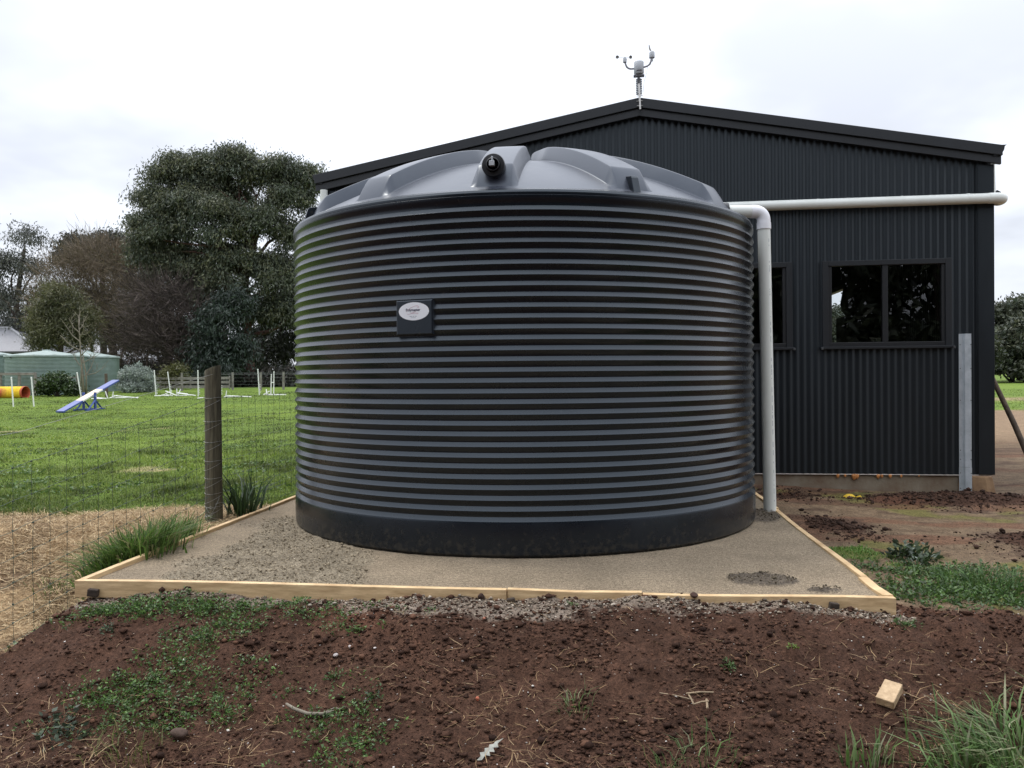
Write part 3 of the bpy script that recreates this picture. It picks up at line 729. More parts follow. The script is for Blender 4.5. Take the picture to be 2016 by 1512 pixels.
for side in (1, -1):
    b0 = 0.0; i_ = 0
    while b0 < SLEN - 0.01:
        b1 = min(b0 + 20 * WAVE, SLEN)
        clad(b0, b1, ZB, lambda b: 3.655, [DOOR] if side > 0 else [], lambda b, o, z, s=side: (s * (SHW + 0.010 + o), b, z), 6); b0 = b1
aw = -SHW
while aw < SHW - 0.01:
    a1 = min(aw + 20 * WAVE, SHW)
    clad(aw, a1, ZB, lambda a: rline(a) - 0.05, [], lambda a, o, z: (a, SLEN + 0.01 + o, z), 4); aw = a1
for s_ in (-1, 1):
    m = MB(); e = 3.95
    m.hexa([(0 if s_ > 0 else -e, -0.04, (RZ0 if s_ > 0 else rline(e)) - 0.055), (e if s_ > 0 else 0, -0.04, (rline(e) if s_ > 0 else RZ0) - 0.055),
            (e if s_ > 0 else 0, SLEN + .1, (rline(e) if s_ > 0 else RZ0) - 0.055), (0 if s_ > 0 else -e, SLEN + .1, (RZ0 if s_ > 0 else rline(e)) - 0.055),
            (0 if s_ > 0 else -e, -0.04, (RZ0 if s_ > 0 else rline(e)) - 0.02), (e if s_ > 0 else 0, -0.04, (rline(e) if s_ > 0 else RZ0) - 0.02),
            (e if s_ > 0 else 0, SLEN + .1, (rline(e) if s_ > 0 else RZ0) - 0.02), (0 if s_ > 0 else -e, SLEN + .1, (RZ0 if s_ > 0 else rline(e)) - 0.02)])
    m.build('roof_sheet', M['shed'], shed)
    def strip(a0, a1, dt0, dt1, b0, b1, name, mm=M['trim']):
        m = MB(); P = []
        xs = [s_ * a0, s_ * a1]
        if s_ < 0: xs = xs[::-1]
        for dz in (dt1, dt0):
            P += [(xs[0], b0, rline(xs[0]) - dz), (xs[1], b0, rline(xs[1]) - dz), (xs[1], b1, rline(xs[1]) - dz), (xs[0], b1, rline(xs[0]) - dz)]
        m.hexa(P); return m.build(name, mm, shed, bevel=0.003)
    strip(0.0, 3.96, 0.0, 0.113, -0.105, -0.045, 'barge_capping')
    strip(0.0, 3.955, 0.1135, 0.205, -0.078, -0.036, 'barge_board')
    # eave gutter, ogee section running back from the gable
    m = MB(); g = [(3.868, 3.715), (4.006, 3.715), (3.985, 3.70), (3.978, 3.66), (3.955, 3.62), (3.93, 3.60), (3.868, 3.60)]
    P0 = [(s_ * x, -0.095, z) for x, z in g]; P1 = [(s_ * x, SLEN, z) for x, z in g]; k = len(g)
    Fg = [tuple(range(k)), tuple(range(k, 2 * k))[::-1]] + [(i, k + i, k + (i + 1) % k, (i + 1) % k) for i in range(k)]
    m.add(P0 + P1, Fg); m.build('gutter', M['trim'], shed)
    m = MB(); m.box((s_ * (SHW - 0.05), -0.026, (ZB + 3.52) / 2), (0.17, 0.012, 3.52 - ZB)); m.box((s_ * (SHW + 0.028), 0.045, (ZB + 3.52) / 2), (0.012, 0.155, 3.52 - ZB))
    m.build('corner_flashing', M['shed'], shed, bevel=0.003)
m = MB(); m.box((0, SLEN / 2, -0.13), (2 * SHW - 0.02, SLEN - 0.01, 0.34)); slab = m.build('slab', M['concrete'], shed, bevel=0.01)
m = MB(); m.box((0, -0.004, 0.052), (2 * SHW + 0.02, 0.030, 0.008)); m.build('base_strip', M['pale_strip'], shed)
m = MB(); rr_ = random.Random(8)
Vb = []
for k in range(14):     # rough poured footing bulging out at the corner
    a = SHW - 0.28 + 0.30 * (k / 13); Vb.append(a)
P = []
for k in range(9):
    t = k / 8; y = -0.03 - 0.10 * math.sin(t * PI * 0.6) - 0.01 * rr_.random(); P.append((SHW - 0.34 + 0.38 * t, y))
poly = [(SHW - 0.34, 0.2)] + P + [(SHW + 0.05, 0.2)]
n = len(poly); V = [(x, y, -0.30) for x, y in poly] + [(SHW - 0.3 + (x - SHW + 0.3) * 0.85, y * 0.55 - 0.005, 0.044) for x, y in poly]
m.add(V, [tuple(range(n))[::-1], tuple(range(n, 2 * n))] + [(i, (i + 1) % n, n + (i + 1) % n, n + i) for i in range(n)])
m.build('corner_footing', mat('stained_footing', (0.30, 0.19, 0.10), 0.9, color2=(0.16, 0.09, 0.05), vscale=6, bump=0.4, bscale=40), shed, bevel=0.01)
rr_ = random.Random(3)
for (a, s) in ((1.42, .7), (2.22, .8), (2.30, .6), (2.40, 1.3), (2.43, 1.0), (2.66, .9), (2.70, 0.7), (2.79, .8), (2.91, .6), (3.1, .4), (3.62, .5)):
    s *= 0.62; m = MB(); h = 0.07 * s
    m.lathe([(0.0, 0.012), (0.026 * s, 0.008), (0.031 * s, -0.012 * s), (0.022 * s, -h * .6), (0.010 * s, -h), (0, -h * 1.05)], 9,
            Matrix.Translation((a, -0.015, 0.045)) @ Matrix.Diagonal((1.3, 0.5, 1, 1)), cap=False)
    m.build('foam_drip', M['foam'], shed, smooth=True)
for (a0, a1, z0, z1) in WINS:
    win = bpy.data.objects.new('window', None); link(win, shed)
    def bar(x0, x1, za, zb, y0, y1, name='frame', mm=M['frame']):
        m = MB(); m.box(((x0 + x1) / 2, (y0 + y1) / 2, (za + zb) / 2), (x1 - x0, y1 - y0, zb - za)); return m.build(name, mm, win, bevel=0.003)
    bar(a0 - 0.045, a0 + 0.022, z0 - 0.02, z1 + 0.03, -0.034, 0.03, 'flashing', M['trim'])
    bar(a1 - 0.022, a1 + 0.045, z0 - 0.02, z1 + 0.03, -0.034, 0.03, 'flashing', M['trim'])
    bar(a0 + 0.023, a1 - 0.023, z1 - 0.03, z1 + 0.028, -0.036, 0.03, 'head_flashing', M['trim'])
    bar(a0 - 0.065, a1 + 0.065, z0 - 0.032, z0 - 0.004, -0.062, 0.02, 'sill', M['trim'])
    bar(a0 + 0.023, a1 - 0.023, z0 - 0.003, z0 + 0.044, -0.026, 0.03)
    am = (a0 + a1) / 2 - 0.012
    bar(a0 + 0.0235, a0 + 0.060, z0 + 0.045, z1 - 0.031, -0.02, 0.028); bar(a1 - 0.060, a1 - 0.0235, z0 + 0.045, z1 - 0.031, -0.02, 0.028)
    bar(am - 0.03, am + 0.03, z0 + 0.045, z1 - 0.031, -0.024, 0.028)
    for s_ in (a0 - 0.058, a1 + 0.058): bar(s_ - 0.012, s_ + 0.012, z0 - 0.038, z0 - 0.012, -0.070, -0.0635, 'sill_cap', M['galv_dark'])
    for (x0, x1, yy) in ((a0 + 0.058, am - 0.028, 0.004), (am + 0.028, a1 - 0.058, 0.014)):
        m = MB(); m.add([(x0, yy, z0 + 0.04), (x1, yy, z0 + 0.04), (x1, yy, z1 - 0.028), (x0, yy, z1 - 0.028)], [(0, 1, 2, 3)]); m.build('pane', M['glass'], win)
# roller-door jambs in the far side of the shed
m = MB()
for b in (DOOR[0] - 0.05, DOOR[1] + 0.05): m.box((SHW - 0.02, b, (ZB + 2.755) / 2), (0.1, 0.1, 2.75 - ZB))
m.box((SHW - 0.02, (DOOR[0] + DOOR[1]) / 2, 2.80), (0.1, 3.2, 0.088)); m.build('door_frame', M['trim'], shed)
def in_shed(a, b, z): return (SP[0] + a * SE1[0] + b * SE2[0], SP[1] + a * SE1[1] + b * SE2[1], z)
# dark things stored inside, seen against the open door
cb = thing('storage_cabinet', 'dark cabinet with a pale label inside the shed window', 'cabinet', in_shed(3.42, 3.0, 0.06), math.atan2(SE1[1], SE1[0]))
m = MB(); m.box((0, 0, 0.99), (0.84, 0.5, 1.98)); m.build('carcass', M['crate'], cb, bevel=0.01)
m = MB(); m.box((-0.27, -0.253, 1.86), (0.18, 0.004, 0.065)); m.build('label_plate', M['panel'], cb)
m = MB(); m.box((0, -0.253, 0.9), (0.006, 0.004, 1.6)); m.build('door_gap', M['dark_in'], cb)
cv = thing('covered_bundle', 'dark rounded bundle on the cabinet against the bright shed door', 'bundle', in_shed(3.46, 3.0, 2.045), math.atan2(SE1[1], SE1[0]))
m = MB(); m.lathe([(0.0, 0.0), (0.36, 0.0), (0.43, 0.08), (0.455, 0.2), (0.43, 0.34), (0.40, 0.5), (0.34, 0.7), (0.25, 0.9), (0, 1.0)], 28, Matrix.Diagonal((1, 0.6, 1.0, 1)), cap=False)
m.build('cover', M['crate'], cv, smooth=True)
m = MB(); m.tube([(0.44 * math.cos(k * PI / 10), 0.265 * math.sin(k * PI / 10), 0.36) for k in range(21)], 0.008, 5, False); m.build('strap', M['dark_in'], cv)

# rainwater pipe across the shed wall
def sh(a, b, z): return Vector(in_shed(a, b, z))
rp = thing('rainwater_pipe', 'long white PVC pipe running across the shed wall to the tank', 'pipe', in_shed(0, -0.1, 3.13))
zp = 3.13
main = [sh(0.35, -0.095, zp + 0.006), sh(SHW - 0.03, -0.095, zp)]
m = MB(); m.tube(rel(rp, main), 0.0565, 28); m.build('pipe', M['pvc'], rp, auto=40)
m = MB(); m.tube(rel(rp, fillet([sh(SHW - 0.05, -0.095, zp), sh(SHW + 0.115, -0.095, zp), sh(SHW + 0.115, 0.12, zp), sh(SHW + 0.06, 0.17, zp + 0.06)], 0.10, 12)), 0.0600, 28); m.build('elbow', M['pvc'], rp, auto=40)
m = MB(); m.tube(rel(rp, [sh(SHW + 0.085, 0.17, zp + 0.02), sh(SHW + 0.075, 0.17, 3.62)]), 0.048, 24); m.build('downpipe', M['pvc'], rp, auto=40)
m = MB(); m.tube(rel(rp, fillet([sh(0.37, -0.095, zp + 0.006), sh(0.18, -0.095, zp + 0.006), sh(0.18, -0.62, zp - 0.12), sh(0.10, -1.0, 2.84), sh(0.10, -1.0, 2.66)], 0.10, 10)), 0.0575, 28)
m.build('elbow', M['pvc_white'], rp, auto=40)
for a in (1.0, 2.0, 2.9, 3.6):
    m = MB(); m.tube(rel(rp, [sh(a - 0.012, -0.095, zp + .004), sh(a + 0.012, -0.095, zp + .004)]), 0.0572, 24); m.build('pipe_clip', M['pvc'], rp, auto=40)
m = MB(); m.box(rel(rp, [sh(SHW + 0.155, 0.18, zp + 0.10)])[0], (0.05, 0.02, 0.07), Matrix.Rotation(0.5, 3, 'Y')); m.build('bracket', M['trim'], rp)
# bottom of the downpipe from the left gutter just behind the tank rim
lp = thing('left_downpipe', 'short white pipe under the left eave of the black shed', 'pipe', in_shed(-SHW + 0.02, -0.09, 2.9))
m = MB(); m.tube([(0, 0, 0.62), (0, 0, 0)], 0.045, 20); m.build('pipe', M['pvc'], lp, auto=40)
m = MB(); m.tube(fillet([(0, 0, 0.03), (0, 0, -0.08), (0.5, 0.0, -0.10)], 0.07, 8), 0.049, 20); m.build('elbow', M['pvc'], lp, auto=40)

# weather station on the gable peak
ws = thing('weather_station', 'small grey weather station on a mast at the shed peak', 'weather station', in_shed(0.0, -0.125, 4.30), math.atan2(SE1[1], SE1[0]))
m = MB(); m.tube([(0.012, 0, 0.0), (-0.004, 0, 0.36)], 0.0115, 12); m.build('mast', M['steel'], ws, auto=40)
for z in (0.045, 0.10, 0.16):
    m = MB(); m.tube([(-0.03, 0.01, z), (0.042, 0.01, z + 0.003)], 0.004, 6); m.box((0.008, 0.012, z), (0.03, 0.025, 0.012)); m.build('clamp', M['steel'], ws)
m = MB(); m.tube([(-0.004, -0.004, 0.30), (-0.006, -0.004, 0.385)], 0.013, 10); m.build('mast_sleeve', M['station_dark'], ws)
for k in range(9):
    m = MB(); m.lathe([(0.012, 0.006), (0.030, 0.004), (0.037, -0.006), (0.034, -0.007), (0.012, -0.001)], 18, Matrix.Translation((0.0, 0.03, 0.195 + k * 0.0205)), cap=False); m.build('shield_plate', M['station'], ws, auto=40)
m = MB(); m.tube([(0, 0.03, 0.18), (0, 0.03, 0.40)], 0.012, 10); m.build('shield_core', M['station_dark'], ws)
m = MB(); m.box((0, 0.01, 0.392), (0.125, 0.07, 0.018)); m.build('base_plate', M['station_grey'], ws, bevel=0.006)
m = MB(); m.lathe([(0.0, 0.405), (0.046, 0.405), (0.058, 0.42), (0.056, 0.545), (0.052, 0.55), (0.046, 0.552), (0.044, 0.545), (0.02, 0.51), (0, 0.505)], 32, cap=False)
body = m.build('rain_gauge', M['station'], ws, auto=40)
m = MB(); m.box((0.002, -0.056, 0.435), (0.056, 0.008, 0.012)); m.build('vent_slot', M['station_dark'], body)
m = MB(); m.tube(fillet([(-0.05, 0, 0.475), (-0.125, 0, 0.475), (-0.155, 0, 0.53), (-0.16, 0, 0.56)], 0.04, 6), 0.0105, 10); m.build('arm', M['station_grey'], ws, auto=40)
m = MB(); m.tube(fillet([(0.05, 0, 0.485), (0.115, 0, 0.50), (0.14, 0, 0.545), (0.146, 0, 0.58)], 0.04, 6), 0.0105, 10); m.build('arm', M['station_grey'], ws, auto=40)
m = MB(); m.lathe([(0.0, 0.553), (0.022, 0.555), (0.021, 0.60), (0.012, 0.618), (0, 0.62)], 18, Matrix.Translation((-0.162, 0, 0)), cap=False); an = m.build('anemometer', M['station'], ws, auto=40)
for k, (dx, dy, dz) in enumerate(((-0.086, -0.02, 0.0), (0.066, 0.05, 0.018), (0.01, 0.08, 0.0))):
    c = Vector((-0.162 + dx, dy, 0.612 + dz)); m = MB(); m.tube([(-0.162, 0, 0.608), c], 0.002, 5); m.build('cup_arm', M['cup'], an)
    m = MB(); m.lathe([(0.0, -0.016), (0.012, -0.012), (0.019, 0.0), (0.0205, 0.005), (0.018, 0.004), (0.010, -0.008), (0, -0.011)], 16,
                      Matrix.Translation(c) @ Matrix.Rotation(PI / 2 + 0.3 * k, 4, 'X') @ Matrix.Rotation(0.5 * k, 4, 'Y'), cap=False); m.build('cup', M['cup'], an, auto=50)
m = MB(); m.lathe([(0.0, 0.585), (0.032, 0.588), (0.033, 0.592), (0.0315, 0.645), (0.024, 0.662), (0.012, 0.668), (0, 0.669)], 22, Matrix.Translation((0.15, 0, 0)), cap=False)
m.tube([(0.152, 0, 0.55), (0.152, 0, 0.59)], 0.012, 8); vn = m.build('wind_vane', M['station'], ws, auto=40)
m = MB(); m.prism([(0.135, 0.662), (0.148, 0.668), (0.133, 0.70), (0.124, 0.738), (0.117, 0.742), (0.114, 0.735), (0.117, 0.69)], -0.004, 0.004, Matrix(((1, 0, 0, 0), (0, 0, 1, 0), (0, 1, 0, 0), (0, 0, 0, 1)))); m.build('vane_fin', M['cup'], vn, bevel=0.002)
m = MB(); m.tube([(0.10, 0.0, 0.495), (0.088, 0.01, 0.42), (0.06, 0.02, 0.33), (0.045, 0.02, 0.2)], 0.0018, 5); m.build('cable', M['station_grey'], ws)

# galvanised post standing against the shed
gp = thing('steel_post', 'upright galvanised steel channel post in front of the shed corner', 'post', (4.975, 9.10, -0.17), math.atan2(SE1[1], SE1[0]) + 0.0)
prf = [(-0.058, 0.0), (-0.052, 0.0), (-0.052, 0.0), (-0.012, 0.0), (-0.003, -0.034), (0.052, -0.034), (0.052, -0.0), (0.058, -0.0), (0.058, -0.040), (-0.008, -0.040), (-0.016, -0.006), (-0.058, -0.006)]
prf = [(-0.058, 0.004), (-0.0145, 0.004), (-0.006, -0.032), (0.0525, -0.032), (0.0525, 0.004), (0.0565, 0.004), (0.0565, -0.036), (-0.009, -0.036), (-0.0175, 0.0), (-0.058, 0.0)]
m = MB(); m.prism(prf, 0.335, 1.80); m.build('upper_length', M['galv'], gp)
m = MB(); m.prism([(x * 1.03, y * 1.03 - 0.001) for x, y in prf], -0.25, 0.333); m.build('lower_length', M['galv'], gp)
for z in (0.10, 0.27, 0.42, 0.52, 1.07, 1.42, 1.68):
    for x in (-0.046, 0.050):
        m = MB(); y = -0.001 if x < 0 else -0.037
        m.lathe([(0.0, 0.004), (0.0052, 0.003), (0.0055, 0.0)], 8, Matrix.Translation((x, y, z)) @ Matrix.Rotation(PI / 2, 4, 'X'), cap=False); m.build('bolt', M['station_dark'], gp)
# pole leaning on the shed's side wall
lpole = thing('leaning_pole', 'thin brown wooden pole leaning against the shed side wall', 'pole', (6.02, 9.42, -0.14))
m = MB(); P = rel(lpole, [(6.02, 9.42, -0.16), (5.98, 9.50, 0.1), (5.86, 9.68, 0.62), (5.76, 9.86, 1.05), (5.60, 10.12, 1.72), (5.50, 10.3, 2.15)])
m.tube(P, [0.033, 0.033, 0.031, 0.028, 0.024, 0.02], 12); m.build('shaft', M['brownwood'], lpole, smooth=True)
# yellow scrap by the slab
ys = thing('plastic_scrap', 'small yellow plastic scrap lying in the ditch beside the slab', 'scrap', (3.63, 8.93, float(gz(3.63, 8.93)) + 0.0))
m = MB(); m.lathe([(0.0, 0.062), (0.03, 0.056), (0.05, 0.036), (0.056, 0.004), (0.05, -0.01), (0.046, 0.004), (0.04, 0.03), (0, 0.05)], 14, Matrix.Rotation(0.25, 4, 'X') @ Matrix.Diagonal((1.25, 0.8, 1, 1)), cap=False); m.build('shell', M['yellowp'], ys, auto=40)
m = MB(); m.lathe([(0.0, 0.02), (0.03, 0.016), (0.036, -0.004), (0, -0.006)], 10, Matrix.Translation((0.10, 0.0, 0.015)) @ Matrix.Rotation(-0.4, 4, 'Y') @ Matrix.Diagonal((1.1, 0.8, 1, 1)), cap=False); m.build('flap', M['yellowp'], ys, auto=40)

# ------------------------------------------------------------------ wire fence on the left
FP = Vector((-2.615, 7.22, -0.05)); FL = Vector((-3.09, 5.0, -0.43)); FB = Vector((-1.98, 13.0, -0.03))
dL = (FL - FP); FL2 = FP + dL * 2.05; FL2.z = -0.47
fence = thing('wire_fence', 'hinge-joint wire fence with a weathered round timber post', 'fence', FP)
def post_mesh(h, r, seed=0):
    m = MB(); rr_ = random.Random(seed); V = []; F = []; sg = 20; zs = [-0.3, 0.0, 0.3, 0.6, 0.9, h - 0.05, h - 0.012, h]
    rad = [1.06, 1.05, 1.03, 1.0, 0.98, 0.965, 0.955, 0.92]
    ph = [rr_.uniform(-0.03, 0.03) for _ in range(sg)]
    for z, q in zip(zs, rad):
        for k in range(sg):
            a = 2 * PI * k / sg; rr2 = r * q * (1 + ph[k])
            V.append((rr2 * math.cos(a) + 0.004 * z, rr2 * math.sin(a), z + (0.025 * math.cos(a) if z > h - 0.1 else 0)))
    n = len(zs)
    F = [(i * sg + k, i * sg + (k + 1) % sg, (i + 1) * sg + (k + 1) % sg, (i + 1) * sg + k) for i in range(n - 1) for k in range(sg)]
    F.append(tuple((n - 1) * sg + k for k in range(sg))); m.add(V, F); return m
post_o = post_mesh(1.355, 0.071, 2).build('post', M['post'], fence, auto=40)
p2 = post_mesh(1.36, 0.072, 5).build('post', M['post'], fence, auto=40); p2.location = FL2 - FP
MZ = [1.095, 0.892, 0.712, 0.548, 0.398, 0.265, 0.150, 0.035]      # line wires above the ground
def fence_pt(t, h):
    """t<0 towards the camera (t=-1 at the frame edge), t>0 along the pad"""
    if t <= 0:
        p = FP + dL * (-t); p.z = FP.z + (FL.z - FP.z) * min(-t, 1.0) + (-0.04 * max(0, -t - 1)); off = -0.068
    else:
        p = FP + (FB - FP) * t; off = -0.068
    d = Vector((-0.97, 0.24, 0)) * 0.0
    return Vector((p.x, p.y, p.z + h)) - FP
rw = random.Random(21)
sideL = Vector((dL.y, -dL.x, 0)).normalized() * -0.072; sideB = Vector((0.994, -0.11, 0)) * -0.076
LLEN = dL.length; BLEN = (FB - FP).length
def wire(t0, t1, h, r, wob, name, mm, parent, off, step=0.075):
    P = []; L = abs(t1 - t0) * (LLEN if t1 < 0 or t0 < 0 else BLEN); n = max(3, int(L / step))
    for i in range(n + 1):
        t = t0 + (t1 - t0) * i / n; p = fence_pt(t, h) + off
        if 0 < i < n: p = p + Vector((0, 0, rw.uniform(-wob, wob)))
        P.append(p)
    m = MB(); m.tube(P, r, 5, False); return m.build(name, mm, parent, smooth=True)
front_off = Vector((0.062, -0.035, 0)); back_off = Vector((0.07, 0.0, 0))
for i, h in enumerate(MZ):
    wire(0, -2.05, h, 0.0017 if i else 0.002, 0.006, 'line_wire', M['wire'], fence, Vector((0.03, -0.062, 0)))
    wire(0, 1.0, h, 0.0016, 0.004, 'line_wire', M['wire'], fence, Vector((0.068, 0.0, 0)), 0.15)
wire(0, -2.05, 1.30, 0.0015, 0.0015, 'top_wire', M['tie'], fence, Vector((0.03, -0.066, 0)), 0.4)
wire(0, 1.0, 1.30, 0.0014, 0.001, 'top_wire', M['tie'], fence, Vector((0.068, 0, 0)), 0.6)
m = MB(); kn = MB()
def stay(t, off, parent=fence):
    m = MB(); P = []; le = rw.uniform(-0.012, 0.012)
    hs = [MZ[0]] + MZ[1:]
    for k, h in enumerate(hs):
        p = fence_pt(t, h) + off; d = Vector((rw.uniform(-1, 1), rw.uniform(-1, 1), 0)) * 0.004 + Vector((le * (1 - h), 0, 0)); P.append(p + d)
        kn.box(p + d, (0.009, 0.009, 0.008))
    m.tube(P, 0.0014, 5, False); m.build('stay_wire', M['wire'], parent, smooth=True)
t = 0.11
while t < LLEN * 1.95: stay(-t / LLEN, Vector((0.03, -0.062, 0))); t += 0.15
t = 0.13
while t < 3.6: stay(t / BLEN, Vector((0.068, 0, 0))); t += 0.15
kn.build('wire_knots', M['wire'], fence)['kind'] = 'stuff'
# wires wrapped round the post
for i, h in enumerate(MZ[:-1]):
    m = MB(); P = []
    for k in range(15):
        a = math.radians(-215 + 250 * k / 14); P.append((0.0745 * math.cos(a), 0.0745 * math.sin(a), h + 0.004 * math.sin(k * 0.7)))
    m.tube(P, 0.0018, 5, False); m.build('wrap_wire', M['tie'], post_o, smooth=True)
    m = MB(); P = []
    for k in range(13):
        a = math.radians(-190 + 215 * k / 12); P.append((0.076 * math.cos(a), 0.076 * math.sin(a), h - 0.085 + 0.075 * (k / 12) ** 1.5 - 0.01 * math.sin(k * 0.5)))
    m.tube(P, 0.0015, 5, False); m.build('tie_wire', M['tie'], post_o, smooth=True)
m = MB()
for k in range(9):
    a = rw.uniform(-2.6, -0.6); z0 = rw.uniform(0.03, 0.15)
    m.tube([(0.078 * math.cos(a), 0.078 * math.sin(a), z0 + .03), (0.10 * math.cos(a + .5), 0.10 * math.sin(a + .5), z0 + rw.uniform(-.03, .05)), (0.085 * math.cos(a + 1.0), 0.085 * math.sin(a + 1), z0 + rw.uniform(-.04, .1))], 0.0014, 5, False)
m.build('wire_ends', M['tie'], post_o)

# ------------------------------------------------------------------ leaves, blades, trees
def leaf_quads(P, D, L, W, C, rng, fold=0.0):
    """diamond leaves: base P, direction D, length L, width W"""
    n = len(P); D = D / np.linalg.norm(D, axis=1, keepdims=True)
    r = rng.normal(size=(n, 3)); S = np.cross(D, r); S /= np.linalg.norm(S, axis=1, keepdims=True) + 1e-9
    L = np.broadcast_to(L, n)[:, None]; W = np.broadcast_to(W, n)[:, None]
    V = np.stack([P, P + D * L * 0.45 + S * W * 0.5, P + D * L, P + D * L * 0.45 - S * W * 0.5], 1)
    F = np.arange(n * 4).reshape(n, 4)
    return V.reshape(-1, 3), F, np.repeat(C, 4, 0)
def blades(P, h, w, lean, az, C, curve=1.0):
    """grass blades: 5 points, bent over"""
    n = len(P); d = np.stack([np.cos(az), np.sin(az), np.zeros(n)], 1); s = np.stack([-np.sin(az), np.cos(az), np.zeros(n)], 1)
    tw = RNG.uniform(-1.2, 1.2, n); s = s * np.cos(tw)[:, None] + d * np.sin(tw)[:, None]
    h = h[:, None]; w = w[:, None]; lean = lean[:, None]
    up = np.array([[0, 0, 1.0]])
    m = P + up * h * 0.55 + d * h * lean * 0.30
    tt = P + up * h * (1.0 - 0.35 * lean * curve) + d * h * lean * 0.95
    V = np.stack([P - s * w * 0.5, P + s * w * 0.5, m + s * w * 0.42, m - s * w * 0.42, tt], 1).reshape(-1, 3)
    b = np.arange(n)[:, None] * 5
    F4 = b + np.array([[0, 1, 2, 3]]); F3 = b + np.array([[3, 2, 4]])
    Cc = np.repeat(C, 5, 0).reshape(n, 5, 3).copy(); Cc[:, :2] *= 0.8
    return V, F4, F3, Cc.reshape(-1, 3)

def limb_path(a, b, rng, sag=0.1, n=5):
    a = np.array(a, float); b = np.array(b, float); L = np.linalg.norm(b - a); out = []
    off = rng.normal(size=3) * L * sag
    for i in range(n + 1):
        t = i / n; out.append(a + (b - a) * t + off * math.sin(PI * t) + np.array([0, 0, 0.12 * L * math.sin(PI * t)]))
    return [tuple(p) for p in out]
def make_tree(name, label, base, trunk, lobes, leaf, bark='bark', seed=1, group=None, cat='tree', twiggy=False):
    """trunk: list of (x, y, z, r); lobes: (x, y, z, rx, ry, rz, clumps); leaf: dict(n, L, W, cols, droop, spread)"""
    rng = np.random.default_rng(seed)
    root = thing(name, label, cat, base, 0, group)
    m = MB(); tp = [p[:3] for p in trunk]; m.tube(tp, [p[3] for p in trunk], 10)
    VV, FF, CC = [], [], []; off = 0
    tcoords = np.array(tp)
    for (lx, ly, lz, rx, ry, rz, nc) in lobes:
        nc = int(nc * leaf.get('mult', 1.5))
        c = np.array((lx, ly, lz)); R = np.array((rx, ry, rz))
        # limb leaves the trunk below the lobe
        cand = [k for k in range(len(tp)) if tp[k][2] < lz - 0.1 * rz] or [0]
        k = cand[-1] if rng.random() < 0.6 else cand[max(0, len(cand) - 2)]
        r0 = trunk[k][3] * 0.55
        pth = limb_path(tp[k], c, rng, 0.10)
        m.tube(pth, list(np.linspace(r0, max(0.02, r0 * 0.28), len(pth))), 7)
        dirs = rng.normal(size=(nc, 3)); dirs /= np.linalg.norm(dirs, axis=1, keepdims=True)
        dirs[:, 2] = np.where(dirs[:, 2] < -0.55, -dirs[:, 2] * 0.5, dirs[:, 2])
        rad = rng.uniform(leaf.get('inner', 0.45), 1.0, nc) ** 0.7
        ctr = c + dirs * R * rad[:, None]
        for q in range(min(nc, leaf.get('branches', 10))):
            bp = limb_path(c if rng.random() < 0.5 else pth[-2], ctr[q], rng, 0.12, 4)
            m.tube(bp, list(np.linspace(max(0.018, r0 * 0.25), 0.010, len(bp))), 5, False)
        n = leaf['n']; sp = leaf['spread']
        ii = np.repeat(np.arange(nc), n); N_ = len(ii)
        g = rng.normal(size=(N_, 3)) * np.array([sp, sp, sp * leaf.get('flat', 0.75)])
        P = ctr[ii] + g
        if twiggy:
            D = (P - c) / R + rng.normal(size=(N_, 3)) * 0.55 + np.array([0, 0, leaf.get('up', 0.5)])
        else:
            D = rng.normal(size=(N_, 3)) * (1 - leaf['droop']) + np.array([0, 0, -1.3 * leaf['droop']]) + 0.25 * dirs[ii]
        cols = np.array(leaf['cols'])
        cb = rng.integers(0, len(cols), nc); bright = rng.uniform(0.72, 1.25, nc)
        C = cols[cb[ii]] * bright[ii][:, None] * rng.uniform(0.72, 1.28, N_)[:, None]
        V, F, Cq = leaf_quads(P, D, leaf['L'] * rng.uniform(0.6, 1.3, N_), leaf['W'] * rng.uniform(0.7, 1.25, N_), C, rng)
        VV.append(V); FF.append(F + off); CC.append(Cq); off += len(V)
    m.build('trunk', M[bark], root, smooth=True)
    me = mesh_np('crown', np.concatenate(VV), [np.concatenate(FF)], M['twig' if twiggy else 'leaf'], False, np.concatenate(CC))
    objm('crown', me, root)
    return root
EUC = dict(n=40, L=0.34, W=0.095, cols=[(0.085, 0.100, 0.062), (0.100, 0.115, 0.068), (0.064, 0.082, 0.054), (0.130, 0.136, 0.074)], droop=0.55, spread=0.42, flat=0.6, branches=9)
def Lf(**k): d = dict(EUC); d.update(k); return d
# world position of a point seen at depth Y: X = u*Y; helper only turns field notes into metres
def far(px, Y): return (px - 1008.0) / 1630.0 * Y
def hz(px, py, Y): return EYE + (740.0 - 0.009 * (px - 1008.0) - py) / 1630.0 * Y
def base_at(px, Y): x = far(px, Y); return (x, Y, float(gz(x, Y, False)) - 0.05)
def lobes_from(px0, Y, rows, zb):
    """rows of (px, py, rx_px, rz_px, clumps, dy) measured at depth Y"""
    out = []; s = Y / 1630.0; x0 = far(px0, Y)
    for (px, py, rx, rz, nc, dy) in rows:
        out.append((far(px, Y) - x0, dy, hz(px, py, Y) - zb, rx * s, max(rx, rz) * s * 0.9, rz * s, nc))
    return out
def trunk_from(px0, Y, pts, zb):
    s = Y / 1630.0; x0 = far(px0, Y)
    return [(far(px, Y) - x0, dy, hz(px, py, Y) - zb, r * s) for (px, py, r, dy) in pts]

